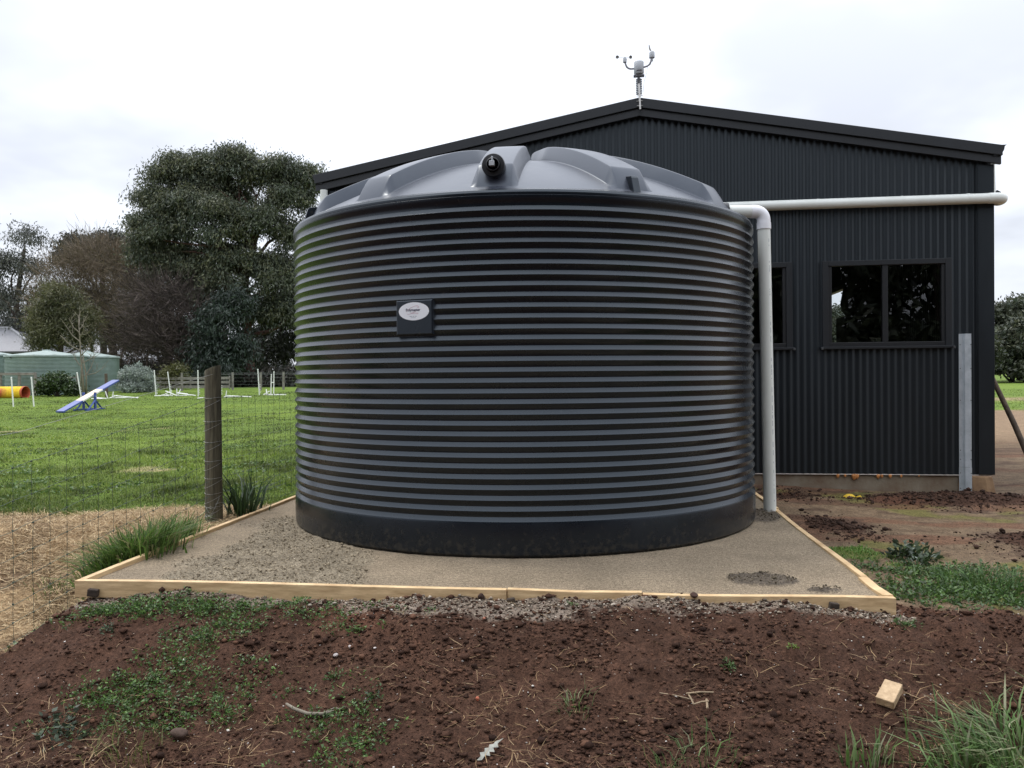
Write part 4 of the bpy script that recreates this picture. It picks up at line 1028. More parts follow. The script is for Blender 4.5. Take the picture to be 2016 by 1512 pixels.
# the big gum behind the paddock
b = base_at(490, 62)
make_tree('gum_tree', 'tall dense eucalyptus with domed grey-green crown right behind the paddock fence', b,
    trunk_from(490, 62, [(492, 775, 13, 0), (491, 720, 11, 0), (487, 660, 10, 0.2), (482, 590, 9, 0), (486, 545, 7.5, 0), (500, 490, 6, 0.3), (505, 430, 4, 0)], b[2]),
    lobes_from(490, 62, [
        (470, 335, 52, 34, 62, 0), (405, 365, 55, 40, 66, 0.6), (360, 420, 52, 40, 62, -0.4), (310, 445, 44, 34, 50, 0.3), (525, 350, 48, 36, 56, 0.5),
        (575, 395, 50, 42, 62, 0), (440, 430, 62, 40, 64, -1.2), (520, 445, 60, 44, 66, -0.8), (345, 500, 44, 30, 34, 0.6), (590, 470, 46, 46, 54, 0.4),
        (300, 470, 34, 22, 26, -0.5), (420, 500, 48, 30, 30, 0.8), (545, 525, 52, 34, 44, 0.2), (475, 312, 34, 20, 26, -0.5), (380, 335, 36, 24, 32, 0),
        (330, 395, 34, 24, 28, 0), (620, 360, 30, 30, 30, 0), (610, 540, 40, 30, 30, 0), (455, 560, 40, 24, 20, -1.5), (375, 560, 40, 26, 22, 1.0),
        (440, 380, 60, 34, 50, 1.5), (560, 330, 30, 20, 22, -0.6), (335, 530, 48, 34, 44, 0.3), (298, 500, 40, 32, 40, 0), (425, 600, 46, 34, 36, -0.5), (525, 610, 50, 40, 44, 0.4), (570, 620, 48, 46, 46, 0), (480, 520, 54, 36, 44, -1.0), (400, 540, 50, 36, 44, 0), (350, 460, 50, 34, 44, -0.8), (560, 560, 50, 36, 40, -0.6), (285, 440, 26, 22, 18, 0), (325, 355, 40, 28, 30, 0), (300, 395, 38, 28, 28, 0.3), (350, 322, 34, 20, 24, 0), (415, 322, 36, 22, 28, 0.3), (380, 405, 44, 30, 30, -1.0), (590, 345, 34, 26, 26, 0), (460, 470, 50, 30, 30, -1.4)], b[2]),
    Lf(n=66, mult=1.9, inner=0.3, L=0.27, W=0.085, spread=0.40), 'bark_red', 11, 'trees behind the paddock')
# understorey below it
b = base_at(450, 58)
make_tree('dark_shrub_tree', 'dark blue-green bushy tree low beside the big gum trunk', b,
    trunk_from(450, 58, [(450, 775, 5, 0), (446, 700, 4, 0), (440, 640, 3, 0)], b[2]),
    lobes_from(450, 58, [(435, 640, 40, 45, 52, 0), (455, 600, 36, 34, 40, 0.5), (415, 690, 40, 36, 42, 0), (465, 690, 36, 40, 40, 0), (440, 725, 50, 24, 34, -0.5)], b[2]),
    Lf(cols=[(0.030, 0.046, 0.032), (0.036, 0.055, 0.038), (0.022, 0.034, 0.024)], n=40), 'bark', 12, 'trees behind the paddock')
b = base_at(560, 66)
make_tree('dark_shrub_tree', 'dark dense bushy tree half hidden by the left rim of the tank', b,
    trunk_from(560, 66, [(560, 770, 5, 0), (558, 700, 4, 0), (556, 640, 3, 0)], b[2]),
    lobes_from(560, 66, [(545, 640, 44, 46, 50, 0), (580, 590, 44, 40, 46, 0), (540, 710, 50, 36, 46, 0), (590, 680, 44, 50, 46, 0), (620, 620, 40, 50, 40, 0)], b[2]),
    Lf(cols=[(0.034, 0.040, 0.026), (0.042, 0.046, 0.030), (0.024, 0.028, 0.02)], n=42), 'bark', 13, 'trees behind the paddock')
b = base_at(330, 60)
make_tree('bare_thicket_tree', 'dark leafless tangled tree left of the big gum', b,
    trunk_from(330, 60, [(330, 778, 6, 0), (336, 700, 5, 0), (345, 640, 4, 0), (372, 600, 3, 0)], b[2]),
    lobes_from(330, 60, [(300, 640, 50, 44, 34, 0), (350, 600, 54, 46, 36, 0), (270, 690, 44, 40, 30, 0), (340, 690, 56, 44, 40, 0), (390, 650, 40, 50, 30, 0), (300, 580, 50, 34, 26, 0.5), (390, 720, 46, 30, 28, 0)], b[2]),
    dict(n=46, L=1.0, W=0.030, cols=[(0.085, 0.066, 0.058), (0.125, 0.10, 0.086), (0.05, 0.04, 0.036)], droop=0, spread=0.6, branches=14, up=0.1), 'bark', 14, 'trees behind the paddock', twiggy=True)
b = base_at(330, 74)
make_tree('evergreen_tree', 'dark evergreen tree with ragged crown behind the leafless thicket', b,
    trunk_from(330, 74, [(330, 770, 6, 0), (330, 640, 5, 0), (335, 560, 4, 0)], b[2]),
    lobes_from(330, 74, [(300, 590, 44, 40, 46, 0), (360, 590, 44, 40, 46, 0), (320, 660, 60, 46, 56, 0), (390, 670, 60, 46, 56, 0), (260, 670, 50, 46, 50, 0), (350, 730, 80, 34, 60, 0), (250, 730, 60, 34, 46, 0), (450, 720, 60, 40, 56, 0.5), (520, 690, 50, 60, 56, .5)], b[2]),
    Lf(cols=[(0.020, 0.025, 0.019), (0.027, 0.032, 0.022), (0.016, 0.019, 0.016)], n=44, L=0.4, W=0.13), 'bark', 15, 'trees behind the paddock')
b = base_at(500, 59)
make_tree('undergrowth_hedge', 'low dark undergrowth under the big gum behind the far wire fence', b,
    trunk_from(500, 59, [(500, 780, 3, 0), (500, 760, 3, 0)], b[2]),
    lobes_from(500, 59, [(390, 750, 34, 22, 30, 0.6), (440, 748, 36, 24, 34, 0.8), (540, 748, 40, 26, 36, 0.5), (590, 745, 40, 28, 36, 0.5), (640, 740, 40, 32, 36, 0.5), (500, 756, 36, 16, 26, 1.5)], b[2]),
    Lf(cols=[(0.030, 0.032, 0.024), (0.042, 0.040, 0.030), (0.055, 0.046, 0.036)], n=44), 'bark', 25, 'shrubs behind the paddock', 'hedge')
# brown leafless tree in the middle distance
b = base_at(215, 66)
make_tree('bare_brown_tree', 'wide leafless tree with reddish-brown twigs behind the olive shrub', b,
    trunk_from(215, 66, [(222, 775, 7, 0), (222, 690, 6, 0), (216, 640, 5, 0), (205, 600, 4, 0)], b[2]),
    lobes_from(215, 66, [(140, 545, 55, 40, 40, 0), (205, 515, 60, 40, 46, 0), (265, 530, 50, 44, 40, 0), (110, 600, 50, 40, 32, 0), (180, 580, 60, 44, 40, 0), (255, 595, 60, 44, 36, 0), (225, 660, 70, 44, 40, 0), (165, 640, 60, 40, 30, 0), (290, 640, 46, 50, 34, 0)], b[2]),
    dict(n=44, L=0.95, W=0.027, cols=[(0.19, 0.150, 0.108), (0.23, 0.180, 0.125), (0.14, 0.115, 0.088)], droop=0, spread=0.62, branches=14, up=0.55), 'bark', 16, 'trees behind the paddock', twiggy=True)
b = base_at(205, 82)
make_tree('evergreen_tree', 'two-humped dark evergreen crown rising behind the brown leafless tree', b,
    trunk_from(205, 82, [(205, 775, 7, 0), (205, 640, 6, 0), (205, 520, 4, 0)], b[2]),
    lobes_from(205, 82, [(165, 480, 40, 22, 44, 0), (225, 480, 38, 24, 44, 0), (140, 505, 34, 26, 36, 0), (190, 520, 54, 34, 50, 0), (250, 515, 44, 34, 46, 0), (270, 570, 50, 50, 50, 0), (120, 590, 50, 50, 46, 0), (190, 610, 60, 50, 56, 0), (70, 640, 50, 44, 40, 0), (250, 650, 60, 50, 50, 0)], b[2]),
    Lf(cols=[(0.030, 0.036, 0.027), (0.038, 0.045, 0.032), (0.024, 0.029, 0.023)], n=40, L=0.42, W=0.13), 'bark', 17, 'trees behind the paddock')
b = base_at(45, 78)
make_tree('gum_tree', 'thin-crowned grey eucalyptus at the far left edge', b,
    trunk_from(45, 78, [(40, 775, 6, 0), (40, 680, 6, 0), (34, 600, 5, 0), (44, 540, 4, 0), (52, 490, 3, 0)], b[2]),
    lobes_from(45, 78, [(55, 468, 34, 24, 24, 0), (40, 520, 46, 32, 30, 0), (10, 530, 34, 34, 26, 0), (70, 540, 30, 36, 22, 0), (20, 590, 40, 34, 24, 0), (60, 600, 40, 34, 22, 0), (-25, 560, 40, 40, 26, 0), (40, 650, 60, 36, 30, 0)], b[2]),
    Lf(cols=[(0.085, 0.092, 0.076), (0.105, 0.108, 0.086), (0.062, 0.07, 0.06)], n=34, spread=0.55), 'bark', 18, 'trees behind the paddock')
b = base_at(-60, 84)
make_tree('evergreen_tree', 'dark leafy tree cut off by the left picture edge behind the house roof', b,
    trunk_from(-60, 84, [(-60, 775, 7, 0), (-55, 640, 6, 0), (-50, 560, 4, 0)], b[2]),
    lobes_from(-60, 84, [(-60, 520, 50, 40, 50, 0), (-90, 580, 50, 50, 50, 0), (-20, 600, 40, 50, 44, 0), (-40, 680, 70, 50, 56, 0), (20, 690, 50, 40, 40, 0), (90, 690, 50, 40, 40, 0), (100, 630, 40, 34, 30, 0)], b[2]),
    Lf(cols=[(0.034, 0.040, 0.030), (0.045, 0.050, 0.036)], n=36, L=0.42, W=0.13), 'bark', 19, 'trees behind the paddock')
b = base_at(122, 57)
make_tree('olive_shrub', 'rounded olive-green shrub tree above the green tanks', b,
    trunk_from(122, 57, [(122, 775, 4, 0), (122, 700, 4, 0), (122, 650, 3, 0)], b[2]),
    lobes_from(122, 57, [(122, 590, 34, 34, 50, 0), (95, 630, 34, 40, 50, 0), (150, 630, 36, 40, 50, 0), (122, 660, 54, 34, 56, 0), (85, 675, 26, 26, 30, 0), (165, 675, 28, 28, 30, 0)], b[2]),
    dict(n=60, L=0.30, W=0.05, cols=[(0.10, 0.104, 0.046), (0.125, 0.122, 0.054), (0.075, 0.082, 0.04)], droop=0.1, spread=0.34, branches=6), 'bark', 20, 'shrubs behind the paddock')
b = base_at(270, 49)
make_tree('silver_shrub', 'rounded silvery-grey shrub beside the green tank', b,
    trunk_from(270, 49, [(270, 778, 3, 0), (270, 755, 2, 0)], b[2]),
    lobes_from(270, 49, [(256, 748, 20, 24, 60, 0), (285, 750, 19, 24, 60, 0), (270, 738, 26, 20, 60, 0), (248, 762, 15, 16, 40, 0), (293, 764, 13, 14, 36, 0), (270, 762, 24, 16, 50, -0.4)], b[2]),
    dict(n=44, L=0.13, W=0.05, cols=[(0.30, 0.34, 0.30), (0.38, 0.42, 0.37), (0.22, 0.26, 0.225)], droop=-0.5, spread=0.10, branches=6), 'bark', 21, 'shrubs behind the paddock', 'shrub')
b = base_at(340, 53)
make_tree('yellow_green_shrub', 'small yellow-green shrub behind the low grey fence', b,
    trunk_from(340, 53, [(340, 775, 2, 0), (340, 755, 2, 0)], b[2]),
    lobes_from(340, 53, [(334, 738, 18, 16, 30, 0), (350, 735, 14, 16, 26, 0), (340, 752, 22, 14, 26, 0)], b[2]),
    dict(n=30, L=0.18, W=0.06, cols=[(0.080, 0.085, 0.025), (0.10, 0.10, 0.03)], droop=0.1, spread=0.2, branches=5), 'bark', 22, 'shrubs behind the paddock', 'shrub')
b = base_at(112, 44.5)
make_tree('green_shrub', 'low dark green leafy shrub in front of the green tanks', b,
    trunk_from(112, 44.5, [(112, 780, 2, 0), (112, 760, 2, 0)], b[2]),
    lobes_from(112, 44.5, [(100, 758, 18, 18, 30, 0), (118, 752, 16, 18, 30, 0), (135, 765, 18, 13, 26, 0), (88, 768, 14, 12, 20, 0), (152, 772, 12, 8, 16, 0)], b[2]),
    dict(n=30, L=0.16, W=0.085, cols=[(0.040, 0.070, 0.020), (0.055, 0.09, 0.026), (0.03, 0.05, 0.018)], droop=0.15, spread=0.16, branches=5), 'bark', 23, 'shrubs behind the paddock', 'shrub')
# slim leafless sapling
def bare_sapling():
    b = base_at(163, 43.5); root = thing('bare_sapling', 'slim pale leafless sapling in front of the green tanks', 'tree', b)
    rng = random.Random(5); s = 43.5 / 1630
    def P(px, py, dy=0.0): return Vector((far(px, 43.5) - b[0], dy, hz(px, py, 43.5) - b[2]))
    m = MB()
    m.tube([P(165, 782), P(163, 740), P(160, 700), P(158, 660), P(156, 620)], [0.07, 0.055, 0.042, 0.03, 0.010], 8)
    m.build('trunk', M['bark_pale'], root, smooth=True)
    m = MB()
    m.tube([P(168, 782, .1), P(170, 740), P(166, 715), P(163, 690)], [0.045, 0.04, 0.03, 0.02], 7); m.tube([P(160, 782, -.1), P(161, 720), P(166, 700)], [0.04, 0.03, 0.015], 7)
    for (x0, y0, x1, y1) in ((158, 672, 128, 640), (158, 665, 176, 640), (159, 690, 122, 660), (162, 715, 190, 690), (160, 700, 192, 668), (165, 740, 205, 720), (157, 640, 150, 612), (157, 650, 168, 622),
                             (158, 655, 140, 628), (163, 725, 140, 690), (158, 660, 188, 648), (170, 738, 180, 700)):
        d = rng.uniform(-0.5, 0.5); a, e = P(x0, y0), P(x1, y1, d); mid = (a + e) / 2 + Vector((0, 0, -0.12))
        m.tube([a, mid, e], [0.03, 0.022, 0.008], 5, False)
        for k in range(5):
            t = rng.uniform(0.35, 0.95); q = a + (e - a) * t; f = q + Vector((rng.uniform(-0.35, 0.35), rng.uniform(-.3, .3), rng.uniform(0.1, 0.5))); m.tube([q, f], [0.012, 0.006], 4, False)
    m.build('branches', M['bark_pale'], root, smooth=True)
bare_sapling()
# the forest beyond the yard on the right
rngf = np.random.default_rng(33)
FCOL = [(0.050, 0.062, 0.036), (0.062, 0.072, 0.042), (0.040, 0.052, 0.033), (0.075, 0.08, 0.045)]
forest = []
for i, (x, y, h, w) in enumerate(((58, 96, 9.6, 4.2), (52, 101, 10.2, 4.6), (64, 104, 10.6, 4.6), (47, 98, 9.0, 4.2), (41, 103, 9.6, 4.4), (70, 99, 9.4, 4.4), (56, 90, 7.2, 3.6), (62, 91, 7.4, 3.6), (36, 97, 8.8, 4.2), (49, 89, 6.8, 3.4), (43, 92, 7.2, 3.4))):
    lob = []
    for k in range(8):
        an = k * 2.4; rr2 = w * 0.55 * math.sqrt((k + 0.5) / 8)
        lob.append((rr2 * math.cos(an), rr2 * math.sin(an), h * (0.86 - 0.092 * k) + rngf.uniform(-.3, .3), w * 0.46, w * 0.46, h * 0.16, 24))
    zb = float(gz(x, y, False))
    names = ('nearest the shed corner', 'highest beside the shed', 'third from the shed', 'seen through the shed window', 'behind it', 'at the edge')
    lab = ['far grey-green forest tree %s' % s_ for s_ in
           ('standing closest to the shed corner', 'with the highest crown next to the shed corner', 'whose crown meets the right picture edge high up', 'showing through the shed window in the middle',
            'showing through the shed window at the top', 'cut off by the right picture edge at the back', 'low in front at the yard beside the shed corner', 'low in front at the right picture edge',
            'showing at the left of the shed window', 'low in front behind the shed window', 'low and dark behind the shed window')][i]
    make_tree('forest_tree', lab, (x, y, zb - 0.1), [(0, 0, 0, 0.28), (0.1, 0, h * 0.3, 0.22), (0, 0.1, h * 0.55, 0.16)], lob,
              dict(n=42, L=0.55, W=0.22, cols=FCOL, droop=0.3, spread=0.55, flat=0.6, branches=4), 'bark', 100 + i, 'forest beyond the yard')
# trees behind the camera: they show in the shed windows and shade the tank's face
BC = [(0.045, 0.058, 0.032), (0.055, 0.066, 0.036), (0.036, 0.048, 0.03)]
def back_tree(x, y, h, w, trunk_r, low, label, seed, open_=False):
    rng = np.random.default_rng(seed); lob = []
    n = 11 if not open_ else 6
    for k in range(n):
        an = k * 2.4 + seed; rr2 = w * 0.6 * math.sqrt((k + 0.5) / n)
        lob.append((rr2 * math.cos(an), rr2 * math.sin(an), h * (0.9 - (0.9 - low) * k / n), w * 0.46, w * 0.46, h * 0.15, 26 if not open_ else 12))
    make_tree('roadside_tree', label, (x, y, float(gz(x, y, False)) - .1), [(0, 0, 0, trunk_r), (0.25, 0, h * 0.2, trunk_r * .9), (0.1, 0.1, h * 0.45, trunk_r * 0.75), (0, 0, h * 0.65, trunk_r * .5)], lob,
              dict(n=36, L=0.5, W=0.17, cols=BC, droop=0.35, spread=0.6, flat=0.6, branches=6, mult=0.45 if open_ else 1.5), 'bark', seed, 'trees mirrored in the shed windows')
back_tree(8.75, -10.2, 11, 4.0, 0.17, 0.62, 'thick-trunked tree mirrored in the right pane of the shed window', 201, True)
back_tree(7.7, -15.5, 12, 4.4, 0.14, 0.50, 'leafy tree mirrored in the middle of the shed window', 202, True)
back_tree(3.9, -11, 11, 4.6, 0.2, 0.14, 'dense tree mirrored at the left of the shed window', 203)
back_tree(7.4, -9.2, 2.6, 2.4, 0.09, 0.22, 'low dark hedge tree mirrored along the bottom of the shed window', 204)
back_tree(9.6, -9.4, 2.7, 2.4, 0.09, 0.22, 'low dark hedge tree mirrored at the right of the shed window', 205)
back_tree(12.5, -11.5, 12, 5.0, 0.22, 0.14, 'tall tree behind the viewer, to the right of the mirrored trees', 206)
back_tree(-0.4, -10.5, 12, 5.0, 0.22, 0.12, 'tall tree straight behind the viewer', 207)
back_tree(-4.8, -11, 12, 5.0, 0.22, 0.12, 'tall tree behind the viewer, to the left', 208)
back_tree(-8.8, -10.0, 11, 5.0, 0.22, 0.12, 'tall tree behind the viewer, farthest to the left', 209)

# ------------------------------------------------------------------ the paddock: tanks, house, fences, agility gear
def small_tank(px, Y, r_px, ytop, label, yap):
    s = Y / 1630; x = far(px, Y); zb = float(gz(x, Y, False)); R = r_px * s; h = hz(px, ytop, Y) - zb; ha = hz(px, yap, Y) - zb
    t = thing('green_tank', label, 'water tank', (x, Y, zb), 0, 'green steel tanks behind the paddock')
    p = [(R, -0.1)]; z = 0.0
    while z < h - 0.04: p += [(R, z), (R - 0.001, z + 0.012), (R - 0.028, z + 0.030), (R - 0.030, z + 0.046), (R - 0.004, z + 0.072)]; z += 0.076
    p += [(R, h)]
    revolve(p, 72, 'wall', M['gtank'], t)
    m = MB(); k = 14; V = [(0, 0, ha)]; F = []
    for i in range(k * 2):
        a = PI * i / k; lift = 0.0 if i % 2 == 0 else -0.03
        V.append((R * 0.1 * math.cos(a), R * 0.1 * math.sin(a), ha - 0.02)); V.append(((R + 0.04) * math.cos(a), (R + 0.04) * math.sin(a), h + 0.03 + lift)); V.append(((R + 0.05) * math.cos(a), (R + 0.05) * math.sin(a), h - 0.07))
    for i in range(k * 2):
        j = (i + 1) % (k * 2); A, B = 1 + 3 * i, 1 + 3 * j
        F += [(0, A, B), (A, A + 1, B + 1, B), (A + 1, A + 2, B + 2, B + 1)]
    m.add(V, F); m.build('roof', M['groof'], t)
    m = MB(); m.lathe([(0.0, ha + 0.05), (R * 0.10, ha + 0.03), (R * 0.12, ha - 0.04)], 16, cap=False); m.build('roof_cap', M['groof'], t)
    return t
small_tank(-22, 51, 45, 699, 'green corrugated tank cut off at the left picture edge', 690)
tk = small_tank(93, 48, 72, 701, 'widest green corrugated tank, in the middle of the three', 690)
m = MB(); m.box((far(68, 48) - far(93, 48), -1.85, 2.06), (0.55, 0.12, 0.07)); m.build('inlet_strainer', M['station_dark'], tk)
small_tank(172, 51.5, 58, 703, 'green corrugated tank nearest the silvery shrub', 692)
# house beyond the tanks
hs = thing('house', 'grey metal hip-roofed house beyond the green tanks', 'house', (far(-60, 72), 76, float(gz(-40, 76, False))))
hz0 = hz(0, 692, 72) - hs.location.z; hz1 = hz(0, 641, 72) - hs.location.z
HX1 = far(82, 72) - hs.location.x; HX0 = -9.0
m = MB(); m.box(((HX0 + HX1) / 2 - .25, 0, hz0 / 2), (HX1 - HX0 - 1.1, 7.0, hz0)); m.build('wall', M['housewall'], hs)
m = MB(); rx1 = far(22, 76) - hs.location.x
V = [(HX0, -4, hz0), (HX1, -4, hz0), (HX1, 4, hz0), (HX0, 4, hz0), (HX0 + 4.0, 0, hz1), (rx1, 0, hz1), (HX0, -4, hz0 - 0.14), (HX1, -4, hz0 - 0.14), (HX1, 4, hz0 - 0.14), (HX0, 4, hz0 - 0.14)]
m.add(V, [(0, 1, 5, 4), (1, 2, 5), (2, 3, 4, 5), (3, 0, 4), (6, 7, 1, 0), (7, 8, 2, 1), (8, 9, 3, 2), (9, 6, 0, 3), (9, 8, 7, 6)]); rf = m.build('roof', M['roof'], hs)
m = MB(); m.tube([(rx1, -0.02, hz1 + 0.02), (HX1, -4, hz0 + 0.03)], 0.14, 6); m.tube([(HX0 + 4, 0, hz1 + 0.02), (rx1, 0, hz1 + 0.02)], 0.14, 6); m.build('ridge_cap', mat('ridge_zinc', (0.30, 0.30, 0.315), 0.5), rf)
m = MB(); m.box(((HX0 + HX1) / 2, -4.08, hz0 - 0.06), (HX1 - HX0, 0.12, 0.14)); m.build('gutter', M['station_dark'], rf)
for x in (HX1 - 2.6, HX1 - 5.0):
    w = bpy.data.objects.new('window', None); link(w, hs)
    m = MB(); m.box((x, -3.52, hz0 * 0.55), (1.3, 0.06, 1.1)); m.build('frame', M['greywood'], w)
    m = MB(); m.box((x, -3.556, hz0 * 0.55), (1.15, 0.02, 0.95)); m.build('pane', M['frame'], w)
# old timber rail fence at the left
def rail_fence(name, label, pts, rails, rad, mm, h, group=None, wires=()):
    """pts: (px, Y) of posts"""
    P = [Vector(base_at(px, Y)) for px, Y in pts]
    t = thing(name, label, 'fence', P[0], 0, group)
    for p in P:
        m = MB(); q = p - P[0]; m.tube([q + Vector((0, 0, -0.2)), q + Vector((0.01, 0, h))], [rad, rad * 0.92], 8); m.build('post', mm, t, auto=40)
    for (z, rh) in rails:
        for a, bb in zip(P[:-1], P[1:]):
            m = MB(); d = bb - a; an = math.atan2(d.y, d.x); c = (a + bb) / 2 - P[0]
            m.box((c.x, c.y - rad, c.z + z), (d.length - 0.01, 0.035, rh), Matrix.Rotation(an, 3, 'Z') @ Matrix.Rotation(-math.asin(d.z / d.length), 3, 'Y')); m.build('rail', mm, t)
    for z in wires:
        m = MB(); m.tube([p - P[0] + Vector((0, -rad - 0.005, z)) for p in P], 0.004, 4, False); m.build('line_wire', M['wire'], t)
    return t
rail_fence('rail_fence', 'dark timber rail fence behind the yellow tunnel', [(-60, 45.5), (1, 45.5), (38, 45.5), (69, 45.5)], [(1.26, 0.14)], 0.085, M['greywood'], 1.34, None, (0.3, 0.6, 0.95))
rail_fence('rail_fence', 'old dark fence with pale top rail behind the low green shrub', [(69.5, 45.6), (97, 46), (128, 46), (152, 46)], [(1.02, 0.07)], 0.07, M['greywood'], 1.20, None, (0.3, 0.6))
rail_fence('low_paling_fence', 'low grey weathered rail fence below the yellow-green shrub', [(302, 52.5), (316, 52.5), (346, 52.5), (375, 52.5), (410, 52.5), (452, 52.5)], [(0.22, 0.17), (0.50, 0.17), (0.76, 0.17)], 0.05, M['greywood'], 0.90)
rail_fence('paddock_fence', 'far wire paddock fence of grey posts under the big gum', [(358, 50), (458, 51), (513, 50), (558, 51), (640, 50)], [], 0.075, M['greywood'], 1.15, None, (0.2, 0.4, 0.6, 0.8, 1.0, 1.12))
bs = thing('brown_stake', 'short dark brown stake in front of the green tank', 'stake', base_at(210, 43))
m = MB(); m.tube([(0, 0, -0.2), (-0.03, 0, 1.28)], [0.085, 0.075], 8); m.build('shaft', M['brownwood'], bs, auto=40)

# dog agility gear
def pole(px, ybot, ytop, Y, lean_px, label, name='marker_pole', r=0.028, cups=False):
    x = far(px, Y); zb = float(gz(x, Y, False)); h = (ybot - ytop) / 1630 * Y
    t = thing(name, label, 'pole', (x, Y, zb), 0, 'white poles in the paddock')
    m = MB(); m.tube([(0, 0, -0.08), (-lean_px / 1630 * Y, 0, h)], r, 10); p = m.build('shaft', M['wpole'], t, auto=40)
    m = MB(); m.lathe([(0.0, 0.02), (r * 0.9, 0.012), (r * 1.12, 0.0), (r * 1.12, -0.05)], 10, Matrix.Translation((-lean_px / 1630 * Y, 0, h)), cap=False); m.build('cap', M['wpole'], p)
    if cups:
        for k in range(6):
            m = MB(); q = 0.12 + k * 0.085; m.box((-lean_px / 1630 * Y * q / h + r + 0.03, -0.01, q), (0.07, 0.03, 0.022)); m.build('jump_cup', M['wpole'], p)
    return t
pole(26, 803, 745, 35, 3.5, 'leftmost white weave pole in front of the yellow tunnel')
pole(66.5, 802, 744.5, 35, 4.5, 'white weave pole right of the yellow tunnel mouth')
pole(160, 783, 733, 42.5, 8, 'leaning white pole beside the bare sapling', cups=True)
pole(307, 782, 732, 44, 3, 'white pole against the silvery shrub', cups=True)
pole(336, 777, 732, 45, 5.5, 'leaning white pole above the crossed jump bars', cups=True)
pole(390, 783, 732, 43, 0, 'white pole just left of the round timber post', cups=True)
pole(434.5, 784, 729.5, 43, 1.5, 'white pole just right of the round timber post', cups=True)
pole(510.5, 781, 730.5, 44, 2.5, 'white pole beside a grey fence post under the gum', cups=True)
def jump(label, Y, segs, r=0.026, px0=None, name='agility_jump'):
    """segs: (px, py, px, py, dy0, dy1) bars measured at depth Y"""
    px0 = segs[0][0] if px0 is None else px0; x0 = far(px0, Y); zb = float(gz(x0, Y, False))
    t = thing(name, label, 'jump', (x0, Y, zb), 0, 'white jumps in the paddock')
    for (ax, ay, bx, by, d0, d1) in segs:
        A = Vector((far(ax, Y) - x0, d0, max(hz(ax, ay, Y) - zb, r))); B = Vector((far(bx, Y) - x0, d1, max(hz(bx, by, Y) - zb, r)))
        m = MB(); m.tube([A, B], r, 8); m.build('bar', M['wpole'], t, auto=40)
jump('white jump lying right of the seesaw', 41.5, [(223, 771, 221, 787, 0, 0), (224, 779, 276, 787, 0, -0.3), (222, 786, 262, 785.5, 0, 0.6), (219, 789, 226, 779, -0.2, 0.2)])
jump('white jump bars half hidden behind the seesaw stand', 41.0, [(190, 783, 213, 790, 0, -.2), (180, 788, 205, 790, 0, -.2), (207, 770, 212, 787, 0, 0)])
jump('white crossed jump frame left of the others', 43.5, [(326, 770, 351, 783, 0, -0.2), (338, 769.5, 318, 778, 0, 0.2), (318, 778, 335, 783, 0, -.2), (322, 777, 340, 782, .2, 0), (304, 782, 320, 780, 0, 0)])
jump('white low jump with a short upright left of the post', 43.5, [(348, 765, 348, 780, 0, 0), (348, 774, 388, 779, 0, -0.2), (349, 779, 376, 779.5, 0, 0.4), (354, 766, 350, 779, .1, 0), (349, 773, 365, 776, 0, .3)])
jump('white angled foot at the base of the pole beside the post', 40.5, [(389, 785, 394, 793, 0, -0.3), (390, 786, 398, 783, 0, .1)])
jump('white low jump right of the round timber post', 41.5, [(446, 769, 444, 787, 0, 0), (446, 779, 498, 788, 0, -0.3), (445, 782, 478, 787.5, 0, 0.0), (441, 782, 447, 780, 0, 0), (470, 783, 478, 786, .3, .1)])
jump('tall white jump frame nearest the big tank', 43.5, [(534.5, 736, 533, 781, 0, 0), (538, 730.5, 537, 780, 0.15, 0.15), (534, 753, 538, 753, 0, .15), (530.5, 770, 518, 781, 0, 0), (523, 766.5, 525, 776, 0.1, 0), (526, 776, 550, 779, 0, 0), (518, 781, 545, 783, 0, -.2), (545, 783, 551, 779, -.2, 0), (545, 780, 565, 783, 0, -.2)])
# seesaw
lo = Vector((far(117, 30.6), 30.6, 0.03)); hi = Vector((far(228, 34.2), 34.2, 1.17)); mid = (lo + hi) / 2
ss = thing('agility_seesaw', 'blue and cream dog agility seesaw tilted up on the grass', 'seesaw', (mid.x, mid.y, 0.0))
d = (hi - lo); ex = d.normalized(); ey = Vector((0, 0, 1)).cross(ex).normalized(); ez = ex.cross(ey)
R3 = Matrix((ex, ey, ez)).transposed(); L = d.length
def plank(t0, t1, name, mm, top):
    c = lo + d * ((t0 + t1) / 2) - Vector(ss.location)
    m = MB(); m.box(c, ((t1 - t0) * L - 0.004, 0.32, 0.05), R3); m.build(name, mm, ss)
    m = MB(); m.box(c + ez * 0.028, ((t1 - t0) * L - 0.006, 0.30, 0.004), R3); m.build(name + '_surface', top, ss)
plank(0, 0.32, 'blue_end', M['blue'], M['bluegrey']); plank(0.32, 0.68, 'cream_middle', M['wpole'], M['cream']); plank(0.68, 1.0, 'blue_end', M['blue'], M['bluegrey'])
for s_ in (-1, 1):
    c = mid - Vector(ss.location) + ey * 0.24 * s_ - Vector((0, 0, mid.z)); fx = Vector((ex.x, ex.y, 0)).normalized()
    m = MB(); m.box(c + Vector((0, 0, 0.36)), (0.09, 0.06, 0.72), Matrix.Rotation(math.atan2(fx.y, fx.x), 3, 'Z')); m.build('upright', M['blue'], ss)
    for q in (-1, 1):
        m = MB(); a = c + Vector((0, 0, 0.42)); e = c + fx * 0.46 * q + Vector((0, 0, 0.05)); m.tube([a, e], 0.042, 4); m.build('brace', M['blue'], ss)
    m = MB(); m.box(c + Vector((0, 0, 0.04)), (1.25, 0.07, 0.08), Matrix.Rotation(math.atan2(fx.y, fx.x), 3, 'Z')); m.build('foot', M['blue'], ss)
m = MB(); m.tube([mid - Vector(ss.location) + ey * 0.3 + Vector((0, 0, -0.05)), mid - Vector(ss.location) - ey * 0.3 + Vector((0, 0, -0.05))], 0.025, 8); m.build('pivot', M['galv'], ss)
